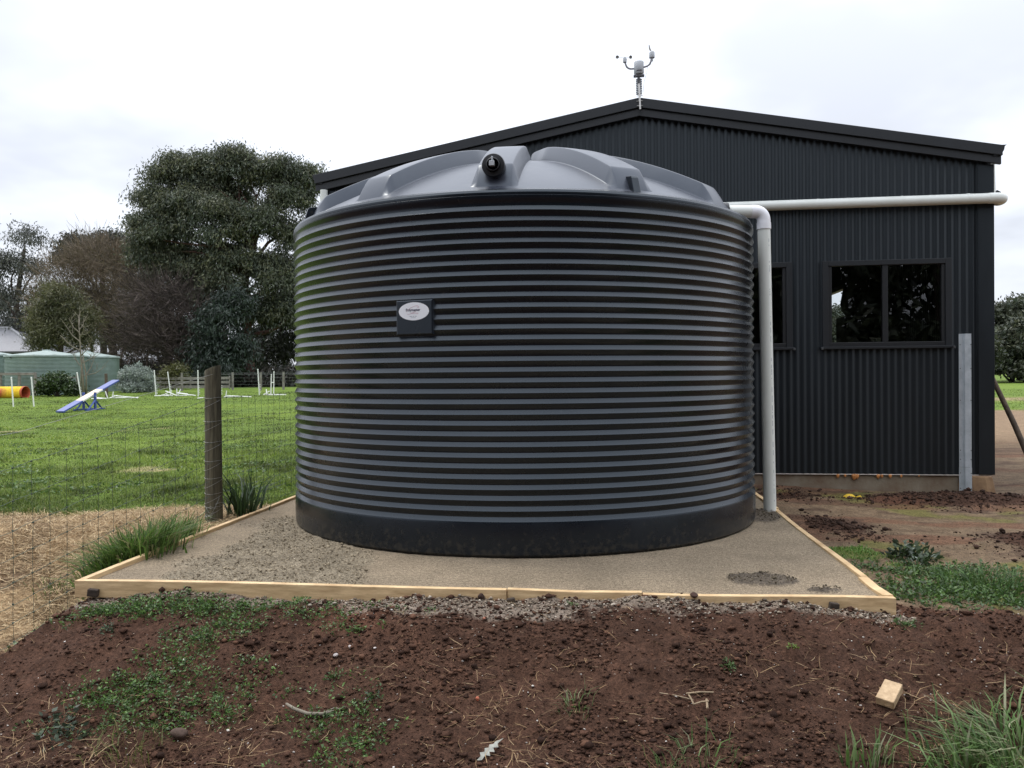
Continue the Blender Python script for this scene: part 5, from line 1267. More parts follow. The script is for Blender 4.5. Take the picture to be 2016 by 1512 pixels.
# tunnel
tb = base_at(46, 43.0); tu = thing('agility_tunnel', 'yellow fabric dog agility tunnel with a red mouth', 'tunnel', tb)
prof_r = []; rr_ = random.Random(6); z = 0
m = MB(); P = []; rad = []
nR = 34
for i in range(nR * 2 + 1):
    P.append(Vector((-i * 0.032 - 0.02, 0.10 + (i / 40.0) ** 2 * 0.05, 0.325))); rad.append(0.325 if i % 2 == 0 else 0.296 + rr_.uniform(-0.006, 0.006))
m.tube(P, rad, 24, False); m.build('tube', M['yellow'], tu, auto=60)
m = MB(); m.lathe([(0.30, -0.08), (0.335, -0.05), (0.338, 0.05), (0.325, 0.06), (0.30, 0.03), (0.285, -0.3)], 28, Matrix.Translation((0, 0.1, 0.325)) @ Matrix.Rotation(PI / 2, 4, 'Y') @ Matrix.Rotation(0.0, 4, 'X'), cap=False); m.build('mouth', M['red'], tu, auto=50)
m = MB(); m.lathe([(0.284, -0.05), (0.284, -1.8), (0.0, -1.8)], 24, Matrix.Translation((0, 0.1, 0.325)) @ Matrix.Rotation(PI / 2, 4, 'Y'), cap=False); m.build('lining', M['red'], tu)
tu.rotation_euler = (0, 0, math.radians(-8))

# ------------------------------------------------------------------ grass, straw, weeds, clods
GC = np.array([(0.150, 0.212, 0.034), (0.112, 0.172, 0.030), (0.190, 0.250, 0.042), (0.072, 0.122, 0.026), (0.235, 0.270, 0.075)]) * 1.16
def scatter_grass(N_, ys, xr, hmul=1.0, thr=0.35, seed=1):
    rng = np.random.default_rng(seed)
    y = ys[0] * (ys[1] / ys[0]) ** rng.random(N_); u = rng.uniform(xr[0], xr[1], N_); x = u * y
    g = grass_mask(x, y); keep = rng.random(N_) < g * 1.1 - 0.05
    x, y = x[keep], y[keep]; n = len(x)
    clump = fbm(x * 1.6, y * 1.6, 3, 51)
    dry = sstep((fbm(x * 0.8, y * 0.8, 3, 97) - 0.80) / 0.05) * (y < 22)
    k2 = rng.random(n) > dry * 0.85; x, y, clump = x[k2], y[k2], clump[k2]; n = len(x)
    P = np.stack([x, y, gz(x, y) - 0.01], 1)
    dist = y / 8.0
    h = (0.022 + 0.11 * clump ** 2) * rng.uniform(0.5, 1.4, n) * hmul * np.where(y > 14, 0.85, 1)
    w = 0.0055 * np.maximum(1, dist ** 0.85) * rng.uniform(0.7, 1.4, n)
    tone = fbm(x * 0.4, y * 0.4, 3, 61)
    C = GC[rng.integers(0, len(GC), n)] * (0.35 + 1.25 * tone)[:, None] * rng.uniform(0.75, 1.25, n)[:, None]
    C = C * (1 - 0.55 * sstep((fbm(x * 1.9, y * 1.9, 4, 167) - 0.56) / 0.08))[:, None] * np.array([1.0, 1.0, 1.0]) + np.clip(tone - 0.5, 0, 1)[:, None] * np.array([0.05, 0.04, 0.0])
    return blades(P, h, w, rng.uniform(0.15, 1.1, n), rng.uniform(0, 2 * PI, n), C)
def blade_obj(name, parts, m_, label, cat=None, kind='stuff', parent=None):
    V = []; F4 = []; F3 = []; C = []; o = 0
    for (v, a, b_, c) in parts: V.append(v); F4.append(a + o); F3.append(b_ + o); C.append(c); o += len(v)
    me = mesh_np(name, np.concatenate(V), [np.concatenate(F4), np.concatenate(F3)], m_, False, np.concatenate(C))
    ob = objm(name, me, parent)
    if parent is None: tag(ob, label, cat, None, kind)
    return ob
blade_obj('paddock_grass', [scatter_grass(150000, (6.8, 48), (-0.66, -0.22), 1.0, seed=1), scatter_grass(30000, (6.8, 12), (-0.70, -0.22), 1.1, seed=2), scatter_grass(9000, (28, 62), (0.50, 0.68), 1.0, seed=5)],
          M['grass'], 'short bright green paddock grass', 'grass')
# verge along the right board
def verge():
    rng = np.random.default_rng(9); N_ = 26000
    x = rng.uniform(1.95, 3.5, N_); y = rng.uniform(4.0, 6.2, N_); g = grass_mask(x, y); k = rng.random(N_) < g * (0.95 - 0.72 * np.clip((5.6 - y) / 0.8, 0, 1))
    x, y = x[k], y[k]; n = len(x); cl = fbm(x * 4, y * 4, 3, 77); P = np.stack([x, y, gz(x, y) - 0.008], 1)
    C = GC[rng.integers(0, len(GC), n)] * np.array([0.66, 1.0, 0.8]) * (0.35 + 1.2 * cl)[:, None] * rng.uniform(0.7, 1.25, n)[:, None]
    return blades(P, (0.012 + 0.05 * cl ** 1.5) * rng.uniform(0.5, 1.3, n), rng.uniform(0.003, 0.006, n), rng.uniform(0.2, 1.2, n), rng.uniform(0, 2 * PI, n), C)
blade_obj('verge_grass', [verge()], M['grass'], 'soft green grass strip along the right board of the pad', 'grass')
# cut straw lying left of the pad and litter on the soil
SCOL = np.array([(0.52, 0.38, 0.21), (0.40, 0.28, 0.15), (0.62, 0.48, 0.29), (0.28, 0.19, 0.10)])
def strands(x, y, L, w, rng, cols, lift=0.008, flat=0.25):
    n = len(x); z = gz(x, y) + rng.uniform(0, lift, n); az = rng.uniform(0, 2 * PI, n); el = rng.normal(0, flat, n)
    d = np.stack([np.cos(az) * np.cos(el), np.sin(az) * np.cos(el), np.abs(np.sin(el))], 1); s = np.stack([-np.sin(az), np.cos(az), rng.normal(0, .3, n)], 1)
    P = np.stack([x, y, z], 1); L = L[:, None]; w = w[:, None]; b = s * rng.normal(0, 0.09, n)[:, None] * L
    zz = np.zeros((n, 3)); zz[:, 2] = 1
    mid = P + d * L * 0.5 + b; tip = P + d * L; tip[:, 2] = np.minimum(tip[:, 2], z + 0.04)
    up = zz * w * 0.5
    V = np.stack([P - s * w * .5, P + s * w * .5, mid + s * w * .5 + up, mid - s * w * .5 + up, tip], 1).reshape(-1, 3)
    bb = np.arange(n)[:, None] * 5
    C = np.repeat(cols[rng.integers(0, len(cols), n)] * rng.uniform(0.7, 1.25, n)[:, None], 5, 0)
    return V, bb + np.array([[0, 1, 2, 3]]), bb + np.array([[3, 2, 4]]), C
rng = np.random.default_rng(15)
N_ = 62000; y = rng.uniform(4.6, 8.0, N_); x = rng.uniform(-5.2, -2.3, N_)
u_, v_ = pad_uv(x, y); k = (rng.random(N_) < (1 - grass_mask(x, y)) * (1 - soil_mask(x, y) * 0.97) * (0.55 + 0.5 * sstep((fbm(x * 1.9, y * 1.9, 3, 411) - 0.4) / 0.2))) & (u_ < -0.02) & (x > -0.70 * y)
x, y = x[k], y[k]
blade_obj('straw_litter', [strands(x, y, rng.uniform(0.03, 0.13, len(x)), rng.uniform(0.002, 0.0045, len(x)), rng, SCOL)], M['straw'], 'dry cut straw covering the ground left of the pad', 'straw')
N_ = 7500; y = 3.2 + 1.55 * rng.random(N_) ** 1.4; x = rng.uniform(-0.68, 0.68, N_) * y
dens = 0.16 + 0.84 * sstep((fbm(x * 1.4, y * 1.4, 3, 123) - 0.47) / 0.14) * sstep((4.25 - y) / 0.5) + 0.9 * sstep((-x - 1.1) / 0.7) * sstep((4.1 - y) / .4)
u_, v_ = pad_uv(x, y); k = (rng.random(N_) < dens) & (v_ < -0.06); x, y = x[k], y[k]
blade_obj('dry_stalks', [strands(x, y, rng.uniform(0.02, 0.13, len(x)), rng.uniform(0.0012, 0.0026, len(x)), rng, SCOL * np.array([0.68, 0.62, 0.58]), 0.006, 0.3)], M['straw'], 'thin dry stalks strewn over the brown soil', 'stalks')

# soil clods and pale crumbs
def lumps(x, y, r, cols, rng, sink=0.3, squash=0.75):
    """deformed octahedral lumps, 18 triangles-ish each"""
    base = np.array([(1, 0, 0), (-1, 0, 0), (0, 1, 0), (0, -1, 0), (0, 0, 1), (0, 0, -1), (.62, .62, .55), (-.62, .62, .55), (-.62, -.62, .55), (.62, -.62, .55)], float)
    tri = np.array([(0, 6, 9), (6, 4, 9), (0, 2, 6), (2, 7, 6), (6, 7, 4), (2, 1, 7), (1, 8, 7), (7, 8, 4), (1, 3, 8), (3, 9, 8), (8, 9, 4), (3, 0, 9), (0, 5, 2), (2, 5, 1), (1, 5, 3), (3, 5, 0)])
    n = len(x); nv = len(base)
    jit = rng.uniform(0.66, 1.25, (n, nv, 1)); az = rng.uniform(0, 2 * PI, n); sc = rng.uniform(0.7, 1.35, (n, 1, 3)); sc[:, :, 2] *= squash
    V = base[None] * jit * sc * r[:, None, None]
    ca, sa = np.cos(az)[:, None], np.sin(az)[:, None]
    V = np.stack([V[:, :, 0] * ca - V[:, :, 1] * sa, V[:, :, 0] * sa + V[:, :, 1] * ca, V[:, :, 2]], -1)
    z = gz(x, y) + r * squash * (1 - 2 * sink)
    V = V + np.stack([x, y, z], 1)[:, None, :]
    F = (np.arange(n)[:, None, None] * nv + tri[None]).reshape(-1, 3)
    C = np.repeat(cols[rng.integers(0, len(cols), n)] * rng.uniform(0.7, 1.3, n)[:, None], nv, 0)
    return V.reshape(-1, 3), F, C
def lump_obj(name, x, y, r, cols, rng, m_, label, cat, **kw):
    V, F, C = lumps(x, y, r, np.array(cols), rng, **kw); me = mesh_np(name, V, [F], m_, False, C)
    return tag(objm(name, me), label, cat, None, 'stuff')
N_ = 60000; y = 3.2 + 1.75 * rng.random(N_) ** 1.15; x = rng.uniform(-0.72, 0.72, N_) * y
cl = fbm(x * 3.1, y * 3.1, 3, 131); k = (soil_mask(x, y) > 0.5) & (rng.random(N_) < 0.25 + 1.2 * sstep((cl - 0.42) / 0.2)); x, y = x[k], y[k]
lump_obj('soil_clods', x, y, np.clip(rng.lognormal(-5.55, 0.6, len(x)), 0.002, 0.024), [(0.048, 0.0245, 0.0162), (0.078, 0.040, 0.026), (0.105, 0.054, 0.034), (0.034, 0.0175, 0.012)], rng, M['clod'], 'crumbly lumps of red-brown soil in front of the pad', 'soil', sink=0.35)
xs_, ys_ = [], []
for (cx, cy, rx, ry, n_) in ((4.5, 8.62, 1.15, 0.5, 2600), (4.15, 6.1, 0.7, 0.6, 2200), (2.70, 6.85, 0.25, 0.55, 1100), (2.95, 8.9, .5, .5, 800)):
    xs_.append(cx + rng.normal(0, rx * 0.5, n_)); ys_.append(cy + rng.normal(0, ry * 0.5, n_))
x = np.concatenate(xs_); y = np.concatenate(ys_); a_, b_ = shed_ab(x, y); u_, v_ = pad_uv(x, y); k = (b_ < -0.04) & (u_ > PW + 0.03); x, y = x[k], y[k]
lump_obj('heaped_soil', x, y, np.clip(rng.lognormal(-5.2, 0.6, len(x)), 0.003, 0.028), [(0.055, 0.032, 0.023), (0.075, 0.045, 0.032), (0.038, 0.023, 0.017)], rng, M['clod'], 'dark crumbled soil heaped beside the shed and pad', 'soil', sink=0.3)
N_ = 4600; u_ = rng.uniform(0.0, PW + 0.1, N_) * (1 - 0.0); u_ = np.where((u_ < 1.3) & (rng.random(N_) < 0.6), rng.uniform(1.3, 3.6, N_), u_); v_ = -0.045 - np.abs(rng.normal(0, 0.085, N_)) * (0.7 + 0.8 * np.exp(-((u_ - 2.5) / 0.9) ** 2))
x = PA[0] + u_ * PE1[0] + v_ * PE2[0]; y = PA[1] + u_ * PE1[1] + v_ * PE2[1]
lump_obj('spilt_gravel', x, y, np.clip(rng.lognormal(-5.55, 0.5, len(x)), 0.002, 0.014), [(0.20, 0.155, 0.112), (0.27, 0.22, 0.165), (0.13, 0.10, 0.072), (0.36, 0.31, 0.25)], rng, M['stone'], 'pale gravel spilt along the front board', 'gravel', sink=0.25)
N_ = 900; y = rng.uniform(3.2, 4.75, N_); x = rng.uniform(-0.68, 0.68, N_) * y; k = soil_mask(x, y) > 0.5; x, y = x[k], y[k]
lump_obj('soil_grit', x, y, np.clip(rng.lognormal(-5.75, 0.4, len(x)), 0.002, 0.009), [(0.42, 0.38, 0.34), (0.30, 0.22, 0.17), (0.55, 0.52, 0.47)], rng, M['stone'], 'tiny pale stones scattered in the brown soil', 'grit', sink=0.2)
# loose lumps on the raked part of the pad
N_ = 30000; x = rng.uniform(-2.5, 2.5, N_); y = rng.uniform(4.5, 7.3, N_); qa, qb = rough_pad(x, y); u_, v_ = pad_uv(x, y)
k = (rng.random(N_) < np.maximum(qa * 0.9, qb)) & (u_ > 0.06) & (u_ < PW - 0.06) & (v_ > 0.03) & (np.hypot(x - TANK.x, y - TANK.y) > TR + 0.02); x, y, qb = x[k], y[k], qb[k]
def pad_lumps():
    r = np.clip(rng.lognormal(-5.6, 0.45, len(x)), 0.0015, 0.011)
    V, F, C = lumps(x, y, r, np.array([(0.24, 0.195, 0.135), (0.31, 0.255, 0.18), (0.18, 0.145, 0.10)]), rng, sink=0.3)
    nv = 10; V = V.reshape(-1, nv, 3); V[:, :, 2] += (-gz(x, y) + 0.006 + 0.012 * np.maximum(0.3, qb))[:, None]
    C = C.reshape(-1, nv, 3) * np.where(qb > 0.4, 0.5, 1.15)[:, None, None]
    return tag(objm('loose_dust_lumps', mesh_np('loose_dust_lumps', V.reshape(-1, 3), [F], M['clod'], True, C.reshape(-1, 3))), 'loose damp crumbs of crusher dust raked on the pad', 'gravel', None, 'stuff')
pad_lumps()

rngw = np.random.default_rng(71)
yw = 7.3 * (16 / 7.3) ** rngw.random(420); xw = rngw.uniform(-0.66, -0.24, 420) * yw
kw_ = (grass_mask(xw, yw) > 0.6) & (fbm(xw * 1.1, yw * 1.1, 3, 421) > 0.52); xw, yw = xw[kw_], yw[kw_]
def paddock_weeds():
    k = len(xw); n = 14; ii = np.repeat(np.arange(k), n); N2 = len(ii); r = 0.10 * np.sqrt(rngw.random(N2)); a = rngw.uniform(0, 2 * PI, N2)
    px_ = xw[ii] + r * np.cos(a); py_ = yw[ii] + r * np.sin(a)
    P = np.stack([px_, py_, gz(px_, py_) + rngw.uniform(0.01, 0.05, N2)], 1); D = np.stack([np.cos(a), np.sin(a), rngw.uniform(-0.1, 0.7, N2)], 1)
    C = np.array([(0.075, 0.135, 0.03), (0.10, 0.17, 0.04), (0.12, 0.18, 0.06)])[rngw.integers(0, 3, N2)] * rngw.uniform(0.7, 1.3, N2)[:, None]
    L = rngw.uniform(0.025, 0.06, N2); V, F, Cq = leaf_quads(P, D, L, L * 0.5, C, rngw)
    tag(objm('paddock_weeds', mesh_np('paddock_weeds', V, [F], M['leaf'], False, Cq)), 'darker broad-leaved weeds among the paddock grass', 'weeds', None, 'stuff')
paddock_weeds()
# stones one can pick out
def stone(x, y, r, col, label, seed, name='stone'):
    q = np.random.default_rng(seed); V, F, C = lumps(np.array([x]), np.array([y]), np.array([r]), np.array([col]), q, sink=0.3)
    V = V - np.array([x, y, float(gz(x, y))]); me = mesh_np(name, V, [F], M['stone'], True, C); o = objm(name, me); o.location = (x, y, float(gz(x, y)))
    sm = o.modifiers.new('s', 'SUBSURF'); sm.levels = 1; sm.render_levels = 2
    return tag(o, label, 'stone', 'stones on the soil')
stone(-0.90, 4.16, 0.021, (0.45, 0.40, 0.38), 'pale grey stone, larger of the pair in the soil left of centre', 1)
stone(-0.84, 4.22, 0.017, (0.50, 0.44, 0.41), 'pale pinkish stone just behind the larger pale stone', 2)
stone(-0.71, 4.20, 0.012, (0.48, 0.43, 0.40), 'small pale stone to the right of the pale pair', 3)
stone(-1.52, 3.72, 0.05, (0.062, 0.040, 0.030), 'brown fist-sized clod in the straw at lower left', 4, 'clod')
stone(-1.30, 3.74, 0.012, (0.6, 0.56, 0.5), 'small white stone beside the brown clod', 5)
stone(-0.18, 4.62, 0.03, (0.045, 0.026, 0.02), 'dark soil lump below the joint of the front boards', 6, 'clod')
stone(0.27, 4.60, 0.032, (0.045, 0.026, 0.02), 'dark round soil lump near the middle of the front board', 7, 'clod')
stone(0.98, 4.50, 0.04, (0.05, 0.027, 0.02), 'dark soil lump right of centre below the front board', 8, 'clod')
stone(-0.17, 3.78, 0.017, (0.40, 0.12, 0.07), 'small orange-red brick chip in the middle of the soil', 9, 'brick_chip')
stone(-0.16, 4.38, 0.013, (0.28, 0.11, 0.07), 'tiny brick-red chip farther up the soil', 10, 'brick_chip')
# timber offcut
ofc = thing('timber_offcut', 'pale sawn timber offcut lying on the brown soil', 'offcut', (1.68, 3.70, float(gz(1.68, 3.70)) + 0.02))
R = Matrix.Rotation(math.radians(-44), 3, 'Z') @ Matrix.Rotation(math.radians(24), 3, 'X') @ Matrix.Rotation(math.radians(6), 3, 'Y')
m = MB(); m.box((0, 0, 0.018), (0.078, 0.125, 0.042), R); m.build('block', M['pine_end'], ofc, bevel=0.004)
# fallen branch
bx = thing('fallen_branch', 'curved grey dead stick lying on the soil at lower left', 'stick', (-1.0, 3.90, float(gz(-1.0, 3.9))))
m = MB(); P = []
for (x, y, z) in ((-1.07, 3.86, 0.032), (-1.02, 3.82, 0.026), (-0.955, 3.79, 0.02), (-0.885, 3.775, 0.018), (-0.83, 3.78, 0.016)):
    P.append(Vector((x + 1.0, y - 3.90, float(gz(x, y)) + z - bx.location.z)))
m.tube(P, [0.006, 0.008, 0.009, 0.0085, 0.006], 8); m.build('stem', M['bark_pale'], bx, smooth=True)
m = MB(); m.tube([P[3], P[3] + Vector((0.05, 0.03, 0.015)), P[3] + Vector((0.11, 0.025, 0.01))], [0.005, 0.004, 0.003], 6); m.build('twig', M['bark_pale'], bx, smooth=True)
# splintered reed bundle right of centre
sp_ = thing('splintered_reed', 'pale broken reed pieces on the soil right of centre', 'reed', (0.80, 3.70, float(gz(0.80, 3.70))))
for (a, c, r) in (((-0.02, 0.05, .02), (0.10, 0.035, .03), .0042), ((-0.01, 0.05, .015), (-0.01, -0.06, .012), .0042), ((-0.01, -0.06, .015), (0.06, -0.04, .02), .0042), ((0.06, 0.0, .012), (0.04, -0.10, .012), .005), ((-0.14, 0.06, .02), (0.0, 0.0, .01), .003)):
    m = MB(); m.tube([a, ((a[0] + c[0]) / 2, (a[1] + c[1]) / 2, (a[2] + c[2]) / 2 + .004), c], r, 5); m.build('stalk', mat('reed%d' % int(c[0] * 1000), (0.25, 0.185, 0.115), 0.8, var=0.3, vscale=30), sp_)
# dead white leaf at the bottom edge
wl = thing('dead_leaf', 'pale dead lobed leaf at the bottom edge of the soil', 'leaf', (-0.105, 3.47, float(gz(-0.105, 3.47)) + 0.02))
m = MB(); pts = [(-0.055, -0.05), (-0.035, -0.05), (-0.02, -0.025), (0.0, -0.03), (-0.004, -0.008), (0.018, -0.01), (0.012, 0.012), (0.034, 0.014), (0.03, 0.032), (0.055, 0.06), (0.02, 0.042), (0.012, 0.03), (-0.004, 0.028), (-0.008, 0.012), (-0.024, 0.01), (-0.024, -0.008), (-0.044, -0.012), (-0.04, -0.03)]
m.prism(pts, 0, 0.002, Matrix.Rotation(0.45, 4, 'X')); m.build('blade', M['white_leaf'], wl)

# grass clumps and weeds one can point to
def tuft(name, label, x, y, n, hr, wr, spread, cols, lean=(0.3, 1.1), seed=1, cat='grass clump', group=None, ell=(1, 1)):
    rng = np.random.default_rng(seed); z0 = float(gz(x, y))
    ob = thing(name, label, cat, (x, y, z0), 0, group)
    dx = rng.normal(0, spread, n) * ell[0]; dy = rng.normal(0, spread, n) * ell[1]
    P = np.stack([dx, dy, gz(x + dx, y + dy) - z0 - 0.01], 1)
    az = np.arctan2(dy, dx) + rng.normal(0, 0.9, n); C = np.array(cols)[rng.integers(0, len(cols), n)] * rng.uniform(0.7, 1.3, n)[:, None]
    pr = blades(P, rng.uniform(*hr, n), rng.uniform(*wr, n), rng.uniform(*lean, n), az, C, 0.9)
    blade_obj('blades', [pr], M['grass'], None, parent=ob); return ob
TG = [(0.11, 0.20, 0.038), (0.08, 0.155, 0.030), (0.15, 0.24, 0.055), (0.06, 0.11, 0.026), (0.22, 0.22, 0.10)]
tuft('grass_clump', 'lush green grass clump against the left board of the pad', -2.68, 5.80, 1500, (0.20, 0.42), (0.008, 0.016), 0.095, TG, (0.2, 1.1), 1, ell=(1.15, 1.15))
tuft('grass_clump', 'smaller green grass clump behind the lush one by the left board', -2.58, 6.30, 460, (0.14, 0.32), (0.006, 0.012), 0.07, TG, (0.2, 1.1), 2, ell=(0.9, 1.5))
tuft('grass_clump', 'dark broad-bladed grass clump at the foot of the timber post', -2.43, 7.50, 90, (0.2, 0.55), (0.012, 0.024), 0.06, [(0.03, 0.06, 0.02), (0.045, 0.08, 0.024), (0.022, 0.042, 0.016)], (0.3, 1.2), 3, ell=(1, 1.8))
BG = [(0.13, 0.22, 0.06), (0.095, 0.175, 0.045), (0.17, 0.25, 0.095), (0.065, 0.125, 0.035), (0.26, 0.27, 0.15)]
tuft('grass_clump', 'large long-bladed grass clump in the bottom right corner', 2.08, 3.36, 640, (0.08, 0.27), (0.006, 0.013), 0.13, BG, (0.4, 1.4), 4, ell=(1.3, 0.7))
tuft('grass_clump', 'grass tuft at the bottom edge left of the big corner clump', 1.80, 3.30, 110, (0.06, 0.17), (0.005, 0.010), 0.07, BG, (0.3, 1.2), 5)
tuft('grass_clump', 'small upright grass tuft at the bottom edge below the offcut', 1.46, 3.36, 26, (0.08, 0.17), (0.006, 0.011), 0.035, BG, (0.1, 0.8), 6)
tuft('grass_clump', 'narrow grass tuft at the bottom edge, third from the right corner', 1.36, 3.38, 14, (0.08, 0.16), (0.006, 0.011), 0.03, BG, (0.1, 0.7), 7)
tuft('grass_clump', 'sparse grass tuft at the bottom edge right of centre', 0.80, 3.38, 34, (0.06, 0.15), (0.003, 0.007), 0.06, BG, (0.2, 1.0), 8)
tuft('grass_clump', 'sparse green tuft at the bottom edge below the splintered reed', 0.62, 3.36, 24, (0.05, 0.12), (0.003, 0.006), 0.05, BG, (0.2, 1.0), 9)
tuft('grass_clump', 'small grass tuft in the middle of the soil beside dry stalks', 0.28, 3.72, 36, (0.05, 0.13), (0.002, 0.005), 0.04, BG, (0.3, 1.2), 10)
tuft('grass_clump', 'yellowish grass tuft at lower left beyond the dark weed', -1.72, 3.62, 90, (0.05, 0.12), (0.002, 0.005), 0.09, [(0.13, 0.16, 0.04), (0.10, 0.13, 0.03), (0.2, 0.18, 0.07)], (0.3, 1.3), 11)
tuft('grass_clump', 'light grass tuft in the straw near the left pad corner', -2.80, 5.25, 130, (0.04, 0.13), (0.003, 0.006), 0.09, TG, (0.3, 1.3), 12)
tuft('grass_clump', 'small dark grass tuft in the straw left of the lush clump', -3.30, 5.95, 110, (0.04, 0.10), (0.003, 0.006), 0.07, TG, (0.3, 1.3), 13)
tuft('grass_clump', 'green tuft growing on the heaped soil at the right edge', 3.75, 5.75, 60, (0.05, 0.14), (0.003, 0.007), 0.06, TG, (0.3, 1.3), 14)
tuft('grass_clump', 'shaggy green clump in the verge at the right', 2.85, 4.95, 420, (0.05, 0.16), (0.003, 0.007), 0.15, [(0.06, 0.13, 0.03), (0.045, 0.10, 0.025), (0.10, 0.16, 0.05)], (0.4, 1.4), 15)
# feathery ground cover and leafy weeds
def weed_leaves(x, y, n, rad, Lr, cols, rng, zmax=0.04, droop=0.0):
    """rosettes of small leaflets"""
    k = len(x); ii = np.repeat(np.arange(k), n); N2 = len(ii)
    a = rng.uniform(0, 2 * PI, N2); r = rad[ii] * np.sqrt(rng.random(N2)); px_ = x[ii] + r * np.cos(a); py_ = y[ii] + r * np.sin(a)
    z = gz(px_, py_) + rng.uniform(0.0, 1.0, N2) * zmax * (1.1 - r / rad[ii])
    P = np.stack([px_, py_, z], 1); D = np.stack([np.cos(a), np.sin(a), rng.uniform(-0.1, 0.9, N2) - droop], 1) + rng.normal(0, .35, (N2, 3))
    C = cols[rng.integers(0, len(cols), N2)] * rng.uniform(0.65, 1.35, N2)[:, None] * rng.uniform(0.8, 1.2, k)[ii][:, None]
    L = rng.uniform(*Lr, N2); return leaf_quads(P, D, L, L * rng.uniform(0.35, 0.6, N2), C, rng)
WC = np.array([(0.085, 0.165, 0.036), (0.11, 0.195, 0.042), (0.06, 0.115, 0.034), (0.095, 0.135, 0.06)])
rng = np.random.default_rng(44)
def ground_cover(name, label, blobs, n_leaf, Lr, cols, keep=1.0):
    xs_, ys_ = [], []
    for (cx, cy, rx, ry, n_, tl) in blobs:
        a = rng.normal(0, 1, n_); b2 = rng.normal(0, 1, n_); xs_.append(cx + a * rx + b2 * tl); ys_.append(cy + b2 * ry)
    x = np.concatenate(xs_); y = np.concatenate(ys_); u_, v_ = pad_uv(x, y); k = ~((u_ > -0.05) & (u_ < PW + .05) & (v_ > -0.06)); x, y = x[k], y[k]
    V, F, C = weed_leaves(x, y, n_leaf, rng.uniform(0.018, 0.055, len(x)), Lr, cols, rng)
    return tag(objm(name, mesh_np(name, V, [F], M['leaf'], False, C)), label, 'weeds', None, 'stuff')
ground_cover('creeping_weeds', 'feathery green weeds creeping over the soil left of centre', [(-1.72, 4.20, 0.10, 0.15, 120, 0.12), (-1.85, 3.98, 0.14, 0.08, 110, 0.0), (-1.58, 4.42, 0.14, 0.10, 50, 0.1), (-1.40, 3.96, 0.16, 0.10, 60, 0), (-1.62, 3.82, 0.18, 0.06, 70, 0),
    (-2.0, 4.62, 0.22, 0.07, 140, 0), (-1.5, 4.6, 0.25, 0.05, 90, 0), (-2.3, 4.68, 0.1, 0.05, 60, 0), (-1.0, 4.5, 0.2, 0.07, 40, 0), (-0.75, 3.62, 0.08, 0.14, 70, 0.02), (-0.85, 3.78, 0.12, 0.06, 30, 0)], 18, (0.008, 0.023), WC)
ground_cover('verge_weeds', 'mixed leafy weeds on the soil beyond the right board', [(2.75, 4.75, 0.28, 0.18, 220, -0.12), (2.62, 5.15, 0.2, 0.2, 150, -0.1), (3.0, 4.5, 0.25, 0.14, 160, 0), (2.35, 4.75, 0.1, 0.14, 70, 0), (2.95, 5.25, 0.2, 0.12, 60, 0)], 16, (0.012, 0.032), WC * 0.8)
def weed(label, x, y, r, n, Lr, cols, zmax, seed, name='weed', group='small weeds on the soil'):
    q = np.random.default_rng(seed); z0 = float(gz(x, y)); k = 7
    xs2 = x + q.normal(0, r * 0.45, k); ys2 = y + q.normal(0, r * 0.45, k)
    V, F, C = weed_leaves(xs2, ys2, n // k + 1, q.uniform(r * 0.4, r * 0.75, k), Lr, np.array(cols), q, zmax)
    t = thing(name, label, 'weed', (x, y, z0), 0, group)
    objm('leaves', mesh_np('leaves', V - np.array([x, y, z0]), [F], M['leaf'], False, C), t)
    m = MB()
    for i in range(4):
        a = q.uniform(0, 6.28); m.tube([(0, 0, -0.01), (math.cos(a) * r * .3, math.sin(a) * r * .3, zmax * .5), (math.cos(a) * r * .7, math.sin(a) * r * .7, zmax * .6)], 0.0016, 4, False)
    m.build('stem', mat('weed_stem%d' % seed, (0.09, 0.12, 0.04), 0.7), t)
weed('bushy dark-leaved weed on the bank behind the right verge', 2.79, 5.72, 0.15, 420, (0.025, 0.06), [(0.035, 0.06, 0.022), (0.05, 0.085, 0.03), (0.025, 0.04, 0.018), (0.20, 0.24, 0.19)], 0.13, 301)
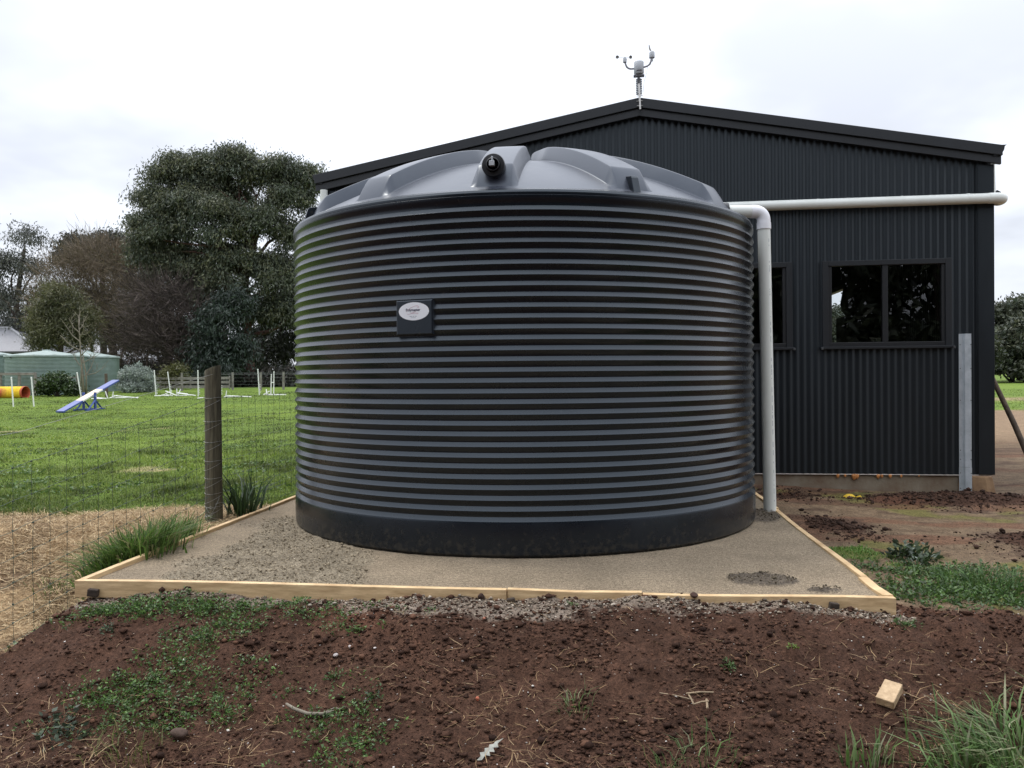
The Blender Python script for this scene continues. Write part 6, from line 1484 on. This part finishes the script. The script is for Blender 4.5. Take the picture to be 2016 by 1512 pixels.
weed('grey-green broad-leaved weed at lower left', -2.08, 3.78, 0.09, 120, (0.02, 0.045), [(0.06, 0.085, 0.05), (0.045, 0.065, 0.04)], 0.06, 302)
weed('bright fern-like seedling at the right pad corner', 2.02, 4.25, 0.055, 110, (0.012, 0.026), [(0.09, 0.15, 0.055), (0.11, 0.17, 0.06)], 0.035, 303)
weed('small leafy seedling right of the splintered reed', 1.02, 3.90, 0.04, 70, (0.01, 0.022), [(0.06, 0.115, 0.03), (0.08, 0.135, 0.04)], 0.03, 304)
weed('bright green seedling left of centre in the upper soil', -0.83, 4.36, 0.035, 60, (0.01, 0.024), [(0.10, 0.17, 0.04), (0.08, 0.145, 0.035)], 0.03, 305)
weed('green seedling just below the front board left of centre', -1.22, 4.66, 0.05, 60, (0.014, 0.03), [(0.10, 0.18, 0.04), (0.08, 0.14, 0.035)], 0.035, 306)
weed('small seedling near the middle of the upper soil', -0.45, 4.45, 0.03, 40, (0.01, 0.02), [(0.085, 0.15, 0.04)], 0.025, 307)
weed('tiny seedling below the gravel spill in the middle', 0.32, 4.47, 0.028, 30, (0.01, 0.018), [(0.08, 0.14, 0.04)], 0.02, 308)
weed('yellow-green sprout by a dry stalk right of centre', 1.36, 4.02, 0.022, 24, (0.012, 0.024), [(0.13, 0.19, 0.03)], 0.02, 309)
weed('small green weed above the curved stick', -0.88, 4.02, 0.05, 60, (0.012, 0.024), [(0.06, 0.11, 0.03), (0.08, 0.13, 0.04)], 0.03, 310)
weed('dark weed right of the curved stick', -0.66, 3.84, 0.05, 70, (0.012, 0.024), [(0.05, 0.10, 0.03), (0.035, 0.065, 0.025)], 0.035, 311)
weed('pale broad leaf weed at the left picture edge', -3.0, 4.98, 0.07, 26, (0.04, 0.08), [(0.14, 0.17, 0.06), (0.10, 0.14, 0.05)], 0.08, 312)
weed('bright weed patch below the left pad corner', -2.32, 4.72, 0.06, 80, (0.012, 0.026), [(0.09, 0.16, 0.03), (0.07, 0.13, 0.03)], 0.03, 313)
weed('small grey-green weed far left on the bare soil', -2.18, 4.42, 0.045, 60, (0.010, 0.024), [(0.07, 0.10, 0.055)], 0.03, 314)
